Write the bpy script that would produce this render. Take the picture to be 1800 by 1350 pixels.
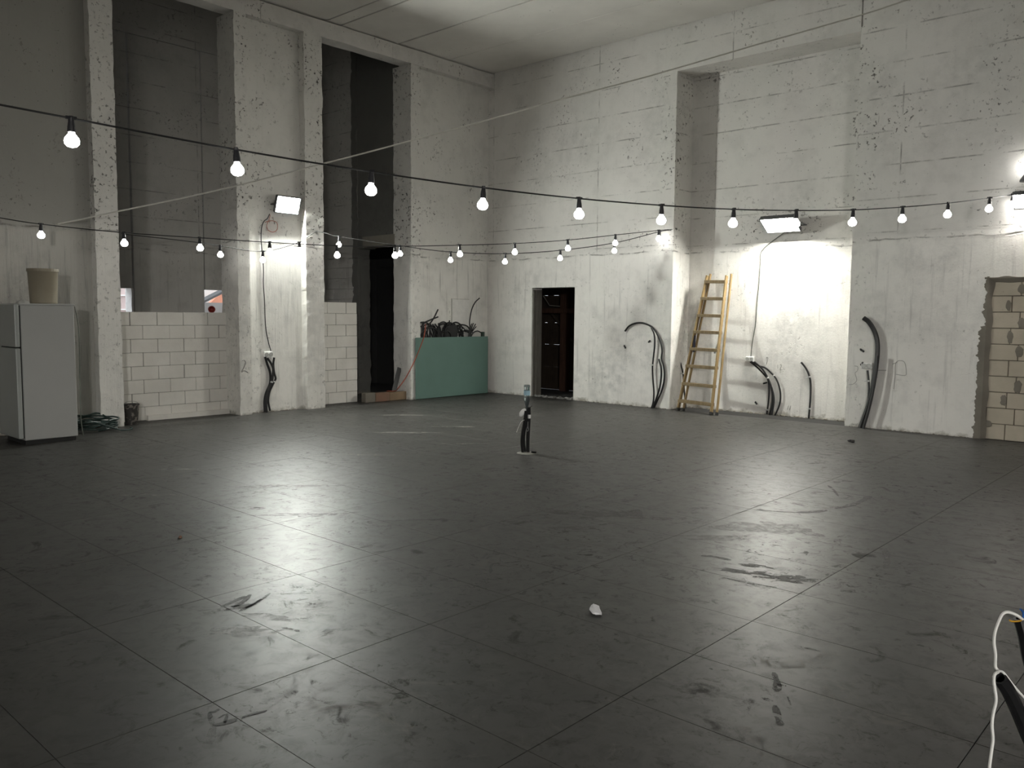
import bpy, bmesh, math, random
from mathutils import Vector, Matrix, noise
random.seed(11)
for o in list(bpy.data.objects): bpy.data.objects.remove(o, do_unlink=True)
SC = bpy.context.scene
COL = SC.collection

# ------------------------------------------------------------------ camera
CAM = Vector((11.831, -12.429, 1.6)); FOC = 1463.84
YAW, PITCH, ROLL = math.radians(-42.2325), math.radians(-4.7305), math.radians(0.4797)
FWD = Vector((math.sin(YAW)*math.cos(PITCH), math.cos(YAW)*math.cos(PITCH), math.sin(PITCH)))
_r = Vector((math.cos(YAW), -math.sin(YAW), 0)); _u = _r.cross(FWD)
RGT = math.cos(ROLL)*_r + math.sin(ROLL)*_u
UPV = -math.sin(ROLL)*_r + math.cos(ROLL)*_u
cd = bpy.data.cameras.new('camera'); cam = bpy.data.objects.new('camera', cd); COL.objects.link(cam)
cd.sensor_width = 36; cd.lens = FOC/1800*36; cd.clip_start = 0.05; cd.clip_end = 200
M = Matrix((RGT, UPV, -FWD)).transposed().to_4x4(); M.translation = CAM; cam.matrix_world = M
SC.camera = cam

# ------------------------------------------------------------------ world, lamps, exposure
w = bpy.data.worlds.new('world'); SC.world = w; w.use_nodes = True
bg = w.node_tree.nodes['Background']; bg.inputs[0].default_value = (0.86, 0.93, 1.0, 1); bg.inputs[1].default_value = 1.5
SC.view_settings.view_transform = 'Standard'; SC.view_settings.look = 'None'
SC.view_settings.gamma = 1; SC.view_settings.use_curve_mapping = False
SC.view_settings.exposure = 1.35
FLOOD_1, FLOOD_2, FLOOD_3, FLOOD_4, BULB = 380.0, 105.0, 30.0, 620.0, 7.0      # strengths of the lamps' own glowing faces
C = SC.cycles
C.use_denoising = True; C.max_bounces = 8; C.diffuse_bounces = 5; C.glossy_bounces = 3
C.transparent_max_bounces = 12; C.sample_clamp_indirect = 6; C.caustics_reflective = False; C.caustics_refractive = False

# ------------------------------------------------------------------ where a sight line meets a real surface
def ray(px, py): return FWD + RGT*((px-900)/FOC) - UPV*((py-675)/FOC)
def on(ax, val, px, py):
    d = ray(px, py); return CAM + d*((val-CAM[ax])/d[ax])
def on_left(px, py, x=0.0): return on(0, x, px, py)
def on_right(px, py, y=0.0): return on(1, y, px, py)
def on_floor(px, py, z=0.0): return on(2, z, px, py)
def on_vertical(px, py, A, B):                      # the vertical plane through two plan points
    n = Vector((-(B[1]-A[1]), B[0]-A[0], 0)); d = ray(px, py)
    return CAM + d*((Vector((A[0], A[1], 0))-CAM).dot(n)/d.dot(n))
def project(P):
    d = Vector(P)-CAM; z = d.dot(FWD)
    return (900+FOC*d.dot(RGT)/z, 675-FOC*d.dot(UPV)/z, z)

# ------------------------------------------------------------------ objects
def obj(name, bm, mat, parent=None, smooth=False, **props):
    if isinstance(bm, bpy.types.Mesh): me = bm
    else:
        me = bpy.data.meshes.new(name); bmesh.ops.recalc_face_normals(bm, faces=bm.faces); bm.to_mesh(me); bm.free()
        if smooth:
            for p in me.polygons: p.use_smooth = True
    if mat and not me.materials: me.materials.append(mat)
    o = bpy.data.objects.new(name, me); COL.objects.link(o)
    if parent:
        o.parent = parent
        o.matrix_parent_inverse = Matrix.Translation(-parent.location) if parent.type == 'EMPTY' and not parent.get('local') else Matrix()
    for k, v in props.items(): o[k] = v
    return o
def tag(o, label, cat, group=None, kind=None):
    o['label'] = label; o['category'] = cat
    if group: o['group'] = group
    if kind: o['kind'] = kind
    return o
def thing(name, label, cat, loc=(0, 0, 0), group=None, kind=None):
    o = bpy.data.objects.new(name, None); COL.objects.link(o); o.location = loc; o.empty_display_size = 0.05
    return tag(o, label, cat, group, kind)

def B_(): return bmesh.new()
def add_box(bm, x0, x1, y0, y1, z0, z1, mat4=None):
    r = bmesh.ops.create_cube(bm, size=1.0)
    bmesh.ops.scale(bm, vec=(x1-x0, y1-y0, z1-z0), verts=r['verts'])
    bmesh.ops.translate(bm, vec=((x0+x1)/2, (y0+y1)/2, (z0+z1)/2), verts=r['verts'])
    if mat4: bmesh.ops.transform(bm, matrix=mat4, verts=r['verts'])
    return r['verts']
def bevel(bm, w, seg=1):
    bmesh.ops.bevel(bm, geom=list(bm.edges), offset=w, segments=seg, affect='EDGES', profile=0.5)
    return bm
def box(*a, bev=0.0, mat4=None):
    bm = B_(); add_box(bm, *a, mat4=mat4)
    if bev: bevel(bm, bev)
    return bm
def rough_box(bm, x0, x1, y0, y1, z0, z1, amp=0.012, step=0.07, nseg=3, seed=0.0):
    """a box cast in rough concrete: upright edges crumble, faces stay near flat"""
    nz = max(1, int((z1-z0)/step)); ring = []
    pts = []
    for a, b in (((x0, y0), (x1, y0)), ((x1, y0), (x1, y1)), ((x1, y1), (x0, y1)), ((x0, y1), (x0, y0))):
        for k in range(nseg):
            t = k/nseg; pts.append((a[0]+(b[0]-a[0])*t, a[1]+(b[1]-a[1])*t, 1.0 if k == 0 else 0.25))
    for iz in range(nz+1):
        z = z0+(z1-z0)*iz/nz; row = []
        for i, (x, y, wgt) in enumerate(pts):
            q = Vector((x*2.1+seed, y*2.1, z*5.3))
            n1 = noise.noise(q)*0.7+noise.noise(q*3.1)*0.6
            n2 = noise.noise(q+Vector((31, 7, 3)))*0.7+noise.noise(q*3.1+Vector((5, 9, 1)))*0.6
            row.append(bm.verts.new((x+n1*amp*wgt, y+n2*amp*wgt, z)))
        ring.append(row)
    n = len(pts)
    for iz in range(nz):
        for i in range(n):
            j = (i+1) % n
            bm.faces.new((ring[iz][i], ring[iz][j], ring[iz+1][j], ring[iz+1][i]))
    bm.faces.new(ring[0][::-1]); bm.faces.new(ring[-1])
def smooth_path(P, k=6):
    P = [Vector(p) for p in P]
    if len(P) < 3: return P
    out = []
    for i in range(len(P)-1):
        p0 = P[i-1] if i else P[0]*2-P[1]; p1 = P[i]; p2 = P[i+1]; p3 = P[i+2] if i+2 < len(P) else P[-1]*2-P[-2]
        for s in range(k):
            t = s/k
            out.append(0.5*((2*p1)+(p2-p0)*t+(2*p0-5*p1+4*p2-p3)*t*t+(3*p1-p0-3*p2+p3)*t**3))
    out.append(P[-1]); return out
def add_tube(bm, P, r, n=8, r1=None, hollow=0.0, closed=False):
    P = [Vector(p) for p in P]; m = len(P); rings = []
    up = None
    for i, p in enumerate(P):
        a = P[i-1] if (i or closed) else P[0]; b = P[(i+1) % m] if (i < m-1 or closed) else P[-1]
        t = (b-a).normalized()
        if up is None:
            up = Vector((0, 0, 1)) if abs(t.z) < 0.9 else Vector((1, 0, 0))
        s = t.cross(up)
        if s.length < 1e-5: s = t.orthogonal()
        s.normalize(); up = s.cross(t).normalized()
        rr = r if r1 is None else r+(r1-r)*i/max(1, m-1)
        rings.append([bm.verts.new(p+(s*math.cos(2*math.pi*k/n)+up*math.sin(2*math.pi*k/n))*rr) for k in range(n)])
    for i in range(m if closed else m-1):
        A, Bq = rings[i], rings[(i+1) % m]
        for k in range(n): bm.faces.new((A[k], A[(k+1) % n], Bq[(k+1) % n], Bq[k]))
    if not closed:
        for idx, R in ((0, rings[0]), (-1, rings[-1])):
            c = P[idx]
            if hollow:
                d = (P[1]-P[0] if idx == 0 else P[-2]-P[-1]).normalized()
                inner = [bm.verts.new(c+(v.co-c)*hollow) for v in R]
                deep = [bm.verts.new(v.co+d*r*2.5) for v in inner]
                for k in range(n):
                    bm.faces.new((R[k], R[(k+1) % n], inner[(k+1) % n], inner[k]))
                    bm.faces.new((inner[k], inner[(k+1) % n], deep[(k+1) % n], deep[k]))
                bm.faces.new(deep)
            else: bm.faces.new(R)
    return bm
def tube(P, r, n=8, k=6, **kw): return add_tube(B_(), smooth_path(P, k), r, n, **kw)
def lathe(prof, n=16, mat4=None):
    bm = B_(); rows = []
    for r, z in prof:
        rows.append([bm.verts.new((0, 0, z))] if r < 1e-6 else [bm.verts.new((r*math.cos(2*math.pi*k/n), r*math.sin(2*math.pi*k/n), z)) for k in range(n)])
    for A, Bq in zip(rows, rows[1:]):
        for k in range(n):
            j = (k+1) % n
            if len(A) == 1 and len(Bq) == 1: continue
            if len(A) == 1: bm.faces.new((A[0], Bq[j], Bq[k]))
            elif len(Bq) == 1: bm.faces.new((A[k], A[j], Bq[0]))
            else: bm.faces.new((A[k], A[j], Bq[j], Bq[k]))
    if mat4: bmesh.ops.transform(bm, matrix=mat4, verts=bm.verts)
    return bm

# ------------------------------------------------------------------ materials
class NT:
    def __init__(s, name):
        s.m = bpy.data.materials.new(name); s.m.use_nodes = True; s.t = s.m.node_tree
        s.b = s.t.nodes['Principled BSDF']; s.out = s.t.nodes['Material Output']
    def n(s, typ, ins=None, **at):
        nd = s.t.nodes.new(typ)
        for k, v in at.items(): setattr(nd, k, v)
        for k, v in (ins or {}).items():
            if hasattr(v, 'default_value') and hasattr(v, 'is_linked'): s.t.links.new(v, nd.inputs[k])
            else: nd.inputs[k].default_value = v
        return nd
    def math(s, op, a, b=None, c=None):
        ins = {0: a}
        if b is not None: ins[1] = b
        if c is not None: ins[2] = c
        return s.n('ShaderNodeMath', ins, operation=op).outputs[0]
    def noise(s, vec, scale, detail=3, rough=0.55, dist=0.0):
        return s.n('ShaderNodeTexNoise', {'Vector': vec, 'Scale': scale, 'Detail': detail, 'Roughness': rough, 'Distortion': dist}).outputs['Fac']
    def ramp(s, v, lo, hi, a=0.0, b=1.0):
        return s.n('ShaderNodeMapRange', {'Value': v, 'From Min': lo, 'From Max': hi, 'To Min': a, 'To Max': b}).outputs[0]
    def mix(s, f, a, b):
        nd = s.t.nodes.new('ShaderNodeMix'); nd.data_type = 'RGBA'
        for k, v in ((0, f), (6, a), (7, b)):
            if hasattr(v, 'is_linked'): s.t.links.new(v, nd.inputs[k])
            elif isinstance(v, tuple): nd.inputs[k].default_value = v+(1,) if len(v) == 3 else v
            else: nd.inputs[k].default_value = v
        return nd.outputs[2]
    def pos(s): return s.n('ShaderNodeNewGeometry').outputs['Position']
    def objc(s): return s.n('ShaderNodeTexCoord').outputs['Object']
    def set(s, **k):
        for n_, v in k.items():
            n_ = n_.replace('_', ' ')
            if hasattr(v, 'is_linked'): s.t.links.new(v, s.b.inputs[n_])
            else: s.b.inputs[n_].default_value = v+(1,) if isinstance(v, tuple) and len(v) == 3 else v
    def bump(s, h, strength=0.4, dist=0.01):
        s.t.links.new(s.n('ShaderNodeBump', {'Height': h, 'Strength': strength, 'Distance': dist}).outputs[0], s.b.inputs['Normal'])

def plain(name, col, rough=0.6, var=0.15, scale=12, metal=0.0, bump=0.0, spec=0.5, coord='obj'):
    t = NT(name); v = t.objc() if coord == 'obj' else t.pos()
    f = t.noise(v, scale, 4)
    t.set(Base_Color=t.mix(f, tuple(c*(1-var) for c in col), tuple(min(1, c*(1+var)) for c in col)), Roughness=rough, Metallic=metal, Specular_IOR_Level=spec)
    if bump: t.bump(f, bump, 0.005)
    return t.m

def concrete(name, base, pock=1.0, lines=True, streak=1.0, dirt=True, edge=0.0, upper_grey=0.4):
    """lime-washed cast concrete: board marks above the pour joint at 2.72 m, upright streaks below it, air holes, dirty foot"""
    t = NT(name); P = t.pos()
    s = t.n('ShaderNodeSeparateXYZ', {0: P}); x, y, z = s.outputs
    u = t.math('ADD', x, y)
    uz = t.n('ShaderNodeCombineXYZ', {0: u, 1: z}).outputs[0]
    big = t.noise(P, 0.7, 6, 0.6); mid = t.noise(P, 3.2, 5, 0.6); fine = t.noise(P, 38, 3, 0.6)
    wob = t.noise(P, 1.6, 3)
    zz = t.math('ADD', z, t.math('MULTIPLY_ADD', wob, 0.16, -0.08))
    upper = t.ramp(zz, 2.66, 2.78)
    lower = t.math('SUBTRACT', 1.0, upper)
    col = t.mix(t.ramp(big, 0.3, 0.7), tuple(c*0.86 for c in base), base)
    col = t.mix(t.ramp(mid, 0.50, 0.75, 0, 0.5), col, tuple(c*0.62 for c in base))
    grim = t.math('MULTIPLY', t.ramp(t.noise(P, 0.55, 7, 0.68), 0.5, 0.64), t.ramp(t.noise(P, 6.5, 6, 0.7), 0.38, 0.62))
    col = t.mix(t.math('MULTIPLY', grim, 0.55), col, tuple(c*k for c, k in zip(base, (0.50, 0.515, 0.52))))
    col = t.mix(t.math('MULTIPLY', upper, upper_grey), col, tuple(c*0.62 for c in base))          # concrete above the pour joint is greyer
    # upright runs of the lime wash
    sv = t.n('ShaderNodeCombineXYZ', {0: t.math('MULTIPLY', u, 9.0), 1: t.math('MULTIPLY', z, 0.45)}).outputs[0]
    st = t.noise(sv, 1.6, 5, 0.65)
    stm = t.math('MULTIPLY', t.ramp(st, 0.56, 0.72), t.math('MULTIPLY_ADD', lower, 0.75*streak, 0.16*streak))
    col = t.mix(t.math('MULTIPLY', stm, 0.62), col, tuple(c*0.5 for c in base))
    h = t.math('MULTIPLY', st, t.math('MULTIPLY_ADD', lower, 0.9*streak, 0.1))
    h = t.math('ADD', h, t.math('MULTIPLY', mid, 0.7)); h = t.math('ADD', h, t.math('MULTIPLY', fine, 0.22))
    # the uneven pour joint
    band = t.math('SUBTRACT', 1.0, t.ramp(t.math('ABSOLUTE', t.math('SUBTRACT', zz, 2.72)), 0.0, 0.055))
    h = t.math('ADD', h, t.math('MULTIPLY', band, t.math('MULTIPLY', mid, 1.2)))
    jl = t.math('SUBTRACT', 1.0, t.ramp(t.math('ABSOLUTE', t.math('SUBTRACT', zz, 2.70)), 0.003, 0.016))
    jl = t.math('MULTIPLY', jl, t.ramp(t.noise(P, 5, 4), 0.44, 0.58))
    if lines:
        br = t.n('ShaderNodeTexBrick', {'Vector': uz, 'Scale': 1.0, 'Mortar Size': 0.011, 'Mortar Smooth': 0.4, 'Brick Width': 2.62, 'Row Height': 0.47})
        br.offset = 0.0
        ln = t.math('MULTIPLY', br.outputs['Fac'], t.ramp(t.noise(P, 2.6, 6, 0.7), 0.46, 0.60))
        ln = t.math('MULTIPLY', ln, upper)
        jl = t.math('MAXIMUM', jl, t.math('MULTIPLY', ln, 0.8))
    col = t.mix(t.math('MULTIPLY', jl, 0.62), col, (0.09, 0.085, 0.078))
    h = t.math('SUBTRACT', h, t.math('MULTIPLY', jl, 0.8))
    # air holes in drifts
    drift = t.ramp(t.noise(P, 1.25, 4, 0.6), 0.535-0.04*pock-0.10*edge, 0.645-0.08*edge)
    drift = t.math('MAXIMUM', drift, t.math('MULTIPLY', band, 0.55))
    hole = t.math('MULTIPLY', t.ramp(t.noise(P, 17, 3.5, 0.65), 0.595-0.02*edge, 0.63), drift)
    pin = t.math('MULTIPLY', t.ramp(t.noise(P, 30, 1.5, 0.5), 0.735, 0.755), 0.8)
    hole = t.math('MULTIPLY', t.math('MAXIMUM', hole, pin), 0.9*min(1.0, pock))
    hole = t.math('MULTIPLY', hole, t.math('MULTIPLY_ADD', upper, 0.6, 0.4))
    col = t.mix(hole, col, (0.055, 0.05, 0.045))
    h = t.math('SUBTRACT', h, t.math('MULTIPLY', hole, 1.0))
    if dirt:
        fz = t.math('ADD', z, t.math('MULTIPLY_ADD', t.noise(P, 4.5, 5, 0.7), 0.36, -0.18))
        foot = t.math('SUBTRACT', 1.0, t.ramp(fz, -0.02, 0.05))
        col = t.mix(t.math('MULTIPLY', foot, 0.75), col, (0.24, 0.22, 0.175))
    t.set(Base_Color=col, Roughness=0.82, Specular_IOR_Level=0.25)
    t.bump(h, 0.55, 0.02)
    return t.m

LIME = concrete('lime_washed_concrete', (0.84, 0.82, 0.785))
LIMEV = concrete('lime_washed_concrete_upright', (0.84, 0.825, 0.785), lines=False, streak=1.3, pock=0.8)
LIMEP = concrete('crumbly_lime_washed_concrete', (0.84, 0.825, 0.785), lines=False, streak=0.7, pock=1.0, edge=1.0)
LIMEG = concrete('greyed_lime_washed_concrete', (0.50, 0.49, 0.455), lines=False, streak=1.7, pock=0.8, upper_grey=0.9)
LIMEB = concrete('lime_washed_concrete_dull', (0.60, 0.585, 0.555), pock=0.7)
GREYC = concrete('bounce_cutting_concrete', (0.25, 0.24, 0.225), pock=0.7)  # for the unseen walls, darkened to cut light bounced into the foreground
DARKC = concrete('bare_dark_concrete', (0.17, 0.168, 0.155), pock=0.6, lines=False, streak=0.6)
BLACKC = plain('shade_black_concrete', (0.03, 0.03, 0.03), 0.9, coord='pos')  # near-black colour stands in for the dark of unlit depths
def ceiling_mat():
    t = NT('ceiling_concrete'); P = t.pos()
    a = t.noise(P, 1.1, 6, 0.6); b = t.noise(P, 9, 4)
    c = t.mix(t.ramp(a, 0.3, 0.7), (0.62, 0.60, 0.565), (0.72, 0.70, 0.66))
    c = t.mix(t.math('MULTIPLY', t.ramp(t.noise(P, 24, 2), 0.70, 0.73), t.ramp(a, 0.5, 0.6)), c, (0.09, 0.085, 0.08))
    t.set(Base_Color=c, Roughness=0.88, Specular_IOR_Level=0.2); t.bump(t.math('ADD', a, t.math('MULTIPLY', b, 0.3)), 0.3, 0.02); return t.m
CEIL = ceiling_mat()
def tile_mat():
    t = NT('grey_porcelain_tile'); P = t.pos()
    rnd = t.n('ShaderNodeObjectInfo').outputs['Random']
    sh = t.n('ShaderNodeVectorMath', {0: P, 1: t.n('ShaderNodeCombineXYZ', {0: t.math('MULTIPLY', rnd, 37.0), 1: t.math('MULTIPLY', rnd, 91.0)}).outputs[0]}, operation='ADD').outputs[0]
    a = t.noise(sh, 2.3, 7, 0.62, 0.3); b = t.noise(sh, 9, 6, 0.7, 0.6); c_ = t.noise(P, 0.5, 4)
    d = t.noise(P, 5.0, 8, 0.72, 0.8)
    col = t.mix(t.ramp(a, 0.32, 0.68), (0.042, 0.041, 0.038), (0.067, 0.065, 0.061))
    col = t.mix(t.ramp(b, 0.48, 0.70, 0, 0.7), col, (0.032, 0.031, 0.029))
    e = t.noise(P, 13, 7, 0.75, 1.0); g = t.noise(P, 0.9, 5, 0.6)
    dirt = t.math('MULTIPLY', t.ramp(e, 0.56, 0.66), t.ramp(g, 0.40, 0.58))
    scuff = t.math('MAXIMUM', t.math('MULTIPLY', t.ramp(d, 0.58, 0.68), 0.8), dirt)
    col = t.mix(t.math('MULTIPLY', scuff, 0.6), col, (0.034, 0.032, 0.029))          # scuffs and grit
    smear = t.math('MULTIPLY', t.ramp(t.noise(P, 3.6, 8, 0.75, 1.2), 0.57, 0.66), t.ramp(t.noise(P, 0.33, 3), 0.42, 0.56))
    col = t.mix(t.math('MULTIPLY', smear, 0.30), col, (0.20, 0.19, 0.17))          # plaster dust
    ro = t.math('ADD', t.ramp(c_, 0.3, 0.7, 0.39, 0.44), t.ramp(b, 0.45, 0.75, 0.0, 0.06))
    ro = t.math('ADD', ro, t.math('MULTIPLY', t.math('MAXIMUM', smear, scuff), 0.22))
    sp = t.math('SUBTRACT', t.ramp(a, 0.3, 0.7, 0.155, 0.12), t.math('MULTIPLY', scuff, 0.12))
    t.set(Base_Color=col, Roughness=ro, Specular_IOR_Level=sp)
    t.bump(t.math('ADD', b, t.math('MULTIPLY', a, 0.5)), 0.03, 0.004); return t.m
TILE = tile_mat()
GROUT = plain('dark_grout', (0.022, 0.021, 0.02), 0.9, coord='pos')
def stain_mat(name, col, rough, lo, hi, scale):
    t = NT(name); P = t.pos(); nz = t.noise(P, scale, 6, 0.72, 0.5)
    t.set(Base_Color=t.mix(t.noise(P, 11, 3), tuple(c*0.8 for c in col), col), Roughness=rough, Alpha=t.ramp(nz, lo, hi, 0, 0.9), Specular_IOR_Level=0.35); return t.m
STAIN = stain_mat('dark_scuff_stain', (0.03, 0.029, 0.026), 0.62, 0.40, 0.5, 14)
SOFT = stain_mat('dull_dried_puddle', (0.058, 0.053, 0.048), 0.5, 0.40, 0.62, 9)
DRY = stain_mat('plaster_smear', (0.30, 0.29, 0.26), 0.8, 0.46, 0.6, 9)
def block_mat(name, base, alt):
    t = NT(name); P = t.pos(); a = t.noise(P, 3.0, 5); b = t.noise(P, 26, 5, 0.7)
    rnd = t.n('ShaderNodeObjectInfo').outputs['Random']
    c = t.mix(t.ramp(a, 0.35, 0.7), alt, base); c = t.mix(t.math('MULTIPLY', rnd, 0.35), c, alt)
    c = t.mix(t.ramp(b, 0.66, 0.74, 0, 0.7), c, (0.1, 0.095, 0.085))
    t.set(Base_Color=c, Roughness=0.85, Specular_IOR_Level=0.2); t.bump(b, 0.4, 0.008); return t.m
WBLOCK = block_mat('whitewashed_block', (0.74, 0.72, 0.68), (0.64, 0.62, 0.58))
BBLOCK = block_mat('beige_aerated_block', (0.52, 0.465, 0.38), (0.42, 0.375, 0.305))
MORTAR = block_mat('grey_mortar', (0.24, 0.22, 0.185), (0.17, 0.155, 0.13))
DMORTAR = block_mat('dull_grey_mortar', (0.34, 0.335, 0.32), (0.16, 0.155, 0.15))  # joint mortar, darker than the whitewashed blocks
BRICK = block_mat('clay_brick', (0.26, 0.13, 0.085), (0.17, 0.12, 0.09))
BLACKP = plain('black_conduit_plastic', (0.010, 0.010, 0.011), 0.45, 0.2, 20)
CABLE = plain('black_cable_rubber', (0.012, 0.012, 0.012), 0.6)
GREYCABLE = plain('grey_green_cable', (0.12, 0.13, 0.11), 0.6)
SOCKET = plain('black_socket_plastic', (0.014, 0.014, 0.018), 0.5)
WHITEP = plain('white_plastic', (0.88, 0.88, 0.86), 0.4, 0.05)
HOLEM = plain('socket_hole_grey', (0.55, 0.55, 0.53), 0.5)
TIEW = plain('pale_cable_tie', (0.55, 0.55, 0.53), 0.45)
CORDW = plain('white_twisted_cord', (0.84, 0.83, 0.80), 0.8, 0.1, 60, bump=0.4)
ROPE = plain('pale_rope', (0.66, 0.65, 0.60), 0.8)
REDC = plain('orange_red_cable', (0.32, 0.07, 0.035), 0.55)
GREEN = plain('green_gypsum_paper', (0.125, 0.215, 0.188), 0.75, 0.10, 3)
GREEND = plain('dark_green_post', (0.035, 0.06, 0.045), 0.7)
FRIDGE = plain('off_white_enamel', (0.40, 0.405, 0.395), 0.38, 0.05, 2)
FRIDGED = plain('fridge_door_enamel', (0.34, 0.36, 0.345), 0.35, 0.05, 2)
GASKET = plain('black_gasket', (0.015, 0.015, 0.015), 0.8)
PAIL = plain('beige_pail_plastic', (0.30, 0.265, 0.20), 0.5, 0.12, 5)
CANVASGREY = plain('grey_housing_metal', (0.10, 0.10, 0.105), 0.4, 0.1, 8, metal=0.3)
STEEL = plain('dull_steel', (0.30, 0.30, 0.30), 0.4, 0.1, 8, metal=0.8)
GALV = plain('grey_weathered_bar', (0.10, 0.10, 0.10), 0.6)
HOSE = plain('dark_green_hose', (0.014, 0.032, 0.028), 0.45)
PENCIL = plain('pencil_grey', (0.36, 0.35, 0.33), 0.9)
PAPER = plain('white_crumpled_paper', (0.74, 0.74, 0.76), 0.7, 0.08, 30)
BLUEW = plain('blue_wire', (0.02, 0.10, 0.35), 0.5); YELW = plain('yellow_wire', (0.55, 0.30, 0.02), 0.5)
STRAP = plain('navy_strap', (0.02, 0.022, 0.04), 0.7)
def wood(name, a, b, sc=6):
    t = NT(name); v = t.objc()
    v2 = t.n('ShaderNodeMapping', {'Vector': v, 'Scale': (14, 14, 1.3)}).outputs[0]
    f = t.noise(v2, sc*0.4, 5, 0.6); g = t.noise(v, 5, 4)
    c = t.mix(t.ramp(f, 0.3, 0.7), a, b); c = t.mix(t.ramp(g, 0.55, 0.75, 0, 0.5), c, tuple(x*0.55 for x in a))
    t.set(Base_Color=c, Roughness=0.65, Specular_IOR_Level=0.3); t.bump(f, 0.2, 0.003); return t.m
LADDER = wood('worn_pine', (0.20, 0.135, 0.06), (0.30, 0.21, 0.10))
STEPW = wood('dirty_pine_step', (0.16, 0.115, 0.06), (0.25, 0.19, 0.11))
OLDW = wood('old_grey_board', (0.15, 0.14, 0.12), (0.24, 0.225, 0.20))
REDW = wood('red_brown_timber', (0.045, 0.022, 0.015), (0.075, 0.038, 0.025))
DARKW = wood('dark_plank', (0.025, 0.018, 0.013), (0.045, 0.032, 0.022))
def dirty_bucket():
    t = NT('spattered_black_bucket'); v = t.objc(); f = t.noise(v, 11, 5, 0.6, 1.0)
    t.set(Base_Color=t.mix(t.ramp(f, 0.54, 0.6), (0.02, 0.018, 0.016), (0.17, 0.15, 0.13)), Roughness=0.6); return t.m
DBUCKET = dirty_bucket()
def clear_plastic():
    t = NT('clear_bluish_plastic'); t.set(Base_Color=(0.80, 0.93, 0.97), Roughness=0.12, IOR=1.3, Transmission_Weight=0.92); return t.m
CLEAR = clear_plastic()
BLUEL = plain('pale_blue_label', (0.35, 0.55, 0.66), 0.5)
def glow(name, col, s):
    t = NT(name); t.set(Base_Color=(0.8, 0.8, 0.8), Emission_Color=col, Emission_Strength=s, Roughness=0.3); return t.m
G1 = glow('cool_led_face', (0.97, 1.0, 0.93), FLOOD_1); G2 = glow('neutral_led_face', (1.0, 0.985, 0.90), FLOOD_2); G4 = glow('neutral_led_face_rear', (1.0, 0.98, 0.93), FLOOD_4); G3 = glow('warm_led_face', (1.0, 0.95, 0.87), FLOOD_3)
GB = glow('opal_bulb', (1.0, 0.98, 0.93), BULB)
SIDING = plain('pinkish_siding', (0.62, 0.50, 0.48), 0.6, 0.06, 4, coord='pos')
ORANGE = plain('orange_roof_tile', (0.78, 0.34, 0.22), 0.7, 0.15, 9, coord='pos')
REND = plain('grey_render', (0.38, 0.36, 0.35), 0.85, 0.1, 4, coord='pos')
REDPOT = plain('dark_red_plastic', (0.22, 0.02, 0.012), 0.4)

# ------------------------------------------------------------------ the setting
H, HB = 6.418, 6.135           # ceiling, beam underside
X1, Y0 = 21.0, -22.0           # far sides of the hall, behind the camera
def struct(name, label, bm, mat, **k):
    o = obj(name, bm, mat, **k); return tag(o, label, name.split('_')[0], kind='structure')

# floor: grout bed and 120 x 60 cm tiles
bed = struct('floor', 'dark grey floor of large glossy stone-look tiles', box(-4.2, X1, Y0, 2.6, -0.12, -0.004), GROUT)
tm = bpy.data.meshes.new('floor_tile'); bm = bevel(box(-0.5985, 0.5985, -0.2988, 0.2988, -0.012, 0.0), 0.0008); bm.to_mesh(tm); bm.free(); tm.materials.append(TILE)
rest = B_(); ntile = 0
for i in range(-3, 17):
    for j in range(-37, 1):
        cx, cy = 0.3+1.2*i+0.6, 0.6*j-0.3
        if cx > X1+0.6: continue
        vis = False
        if cy < 0.6 and cx > -0.6:
            for a in (-0.6, -0.2, 0.2, 0.6):
                for b in (-0.3, 0, 0.3):
                    q = project((cx+a, cy+b, 0))
                    if q[2] > 0.3 and -20 < q[0] < 1820 and 560 < q[1] < 1370: vis = True
        if vis and ntile < 296 and cx > -0.5:
            o = bpy.data.objects.new('floor_tile', tm); COL.objects.link(o); o.parent = bed
            o.location = (cx, cy, random.uniform(-0.0006, 0.0)); ntile += 1
        else: add_box(rest, cx-0.5985, cx+0.5985, cy-0.2988, cy+0.2988, -0.012, -0.0003)
obj('floor_tile', rest, TILE, bed, kind='stuff')

# marks trodden and spilled on the tiles: flat films, shaped as they lie
def film(polys, mat, z=0.0009):
    bm = B_()
    for P in polys:
        vs = [bm.verts.new((p.x, p.y, z)) for p in P]
        bm.faces.new(vs)
    return obj('stain', bm, mat, bed)
def blob(px, py, rx, ry, n=22, rot=0.0, rag=0.35):
    c = on_floor(px, py); P = []
    for k in range(n):
        a = 2*math.pi*k/n; r = 1+rag*noise.noise(Vector((px*.13+2.2*math.cos(a), py*.13+2.2*math.sin(a), 3.3)))*1.6
        q = Vector((rx*r*math.cos(a), ry*r*math.sin(a), 0)); q.rotate(Matrix.Rotation(rot, 3, 'Z')); P.append(c+q)
    return P
def stroke(pts, wd):
    W = [on_floor(*p) for p in pts]; W = smooth_path(W, 4); L, R = [], []
    for i, p in enumerate(W):
        t = (W[min(i+1, len(W)-1)]-W[max(i-1, 0)]).normalized(); s = Vector((-t.y, t.x, 0))
        ww = 1.35*wd*(0.55+0.9*abs(noise.noise(p*9)))*(0.45 if i in (0, len(W)-1) else 1)
        L.append(p+s*ww); R.append(p-s*ww)
    return L+R[::-1]
V = math.radians(42)
film([blob(415, 1068, 0.10, 0.035, rot=V+0.5)], STAIN)
film([stroke([(388, 1068), (410, 1058), (432, 1048)], 0.018), stroke([(398, 1072), (425, 1060), (440, 1045)], 0.016), stroke([(420, 1075), (450, 1060), (475, 1043)], 0.011), stroke([(432, 1070), (455, 1056), (470, 1050)], 0.008)], STAIN)
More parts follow.
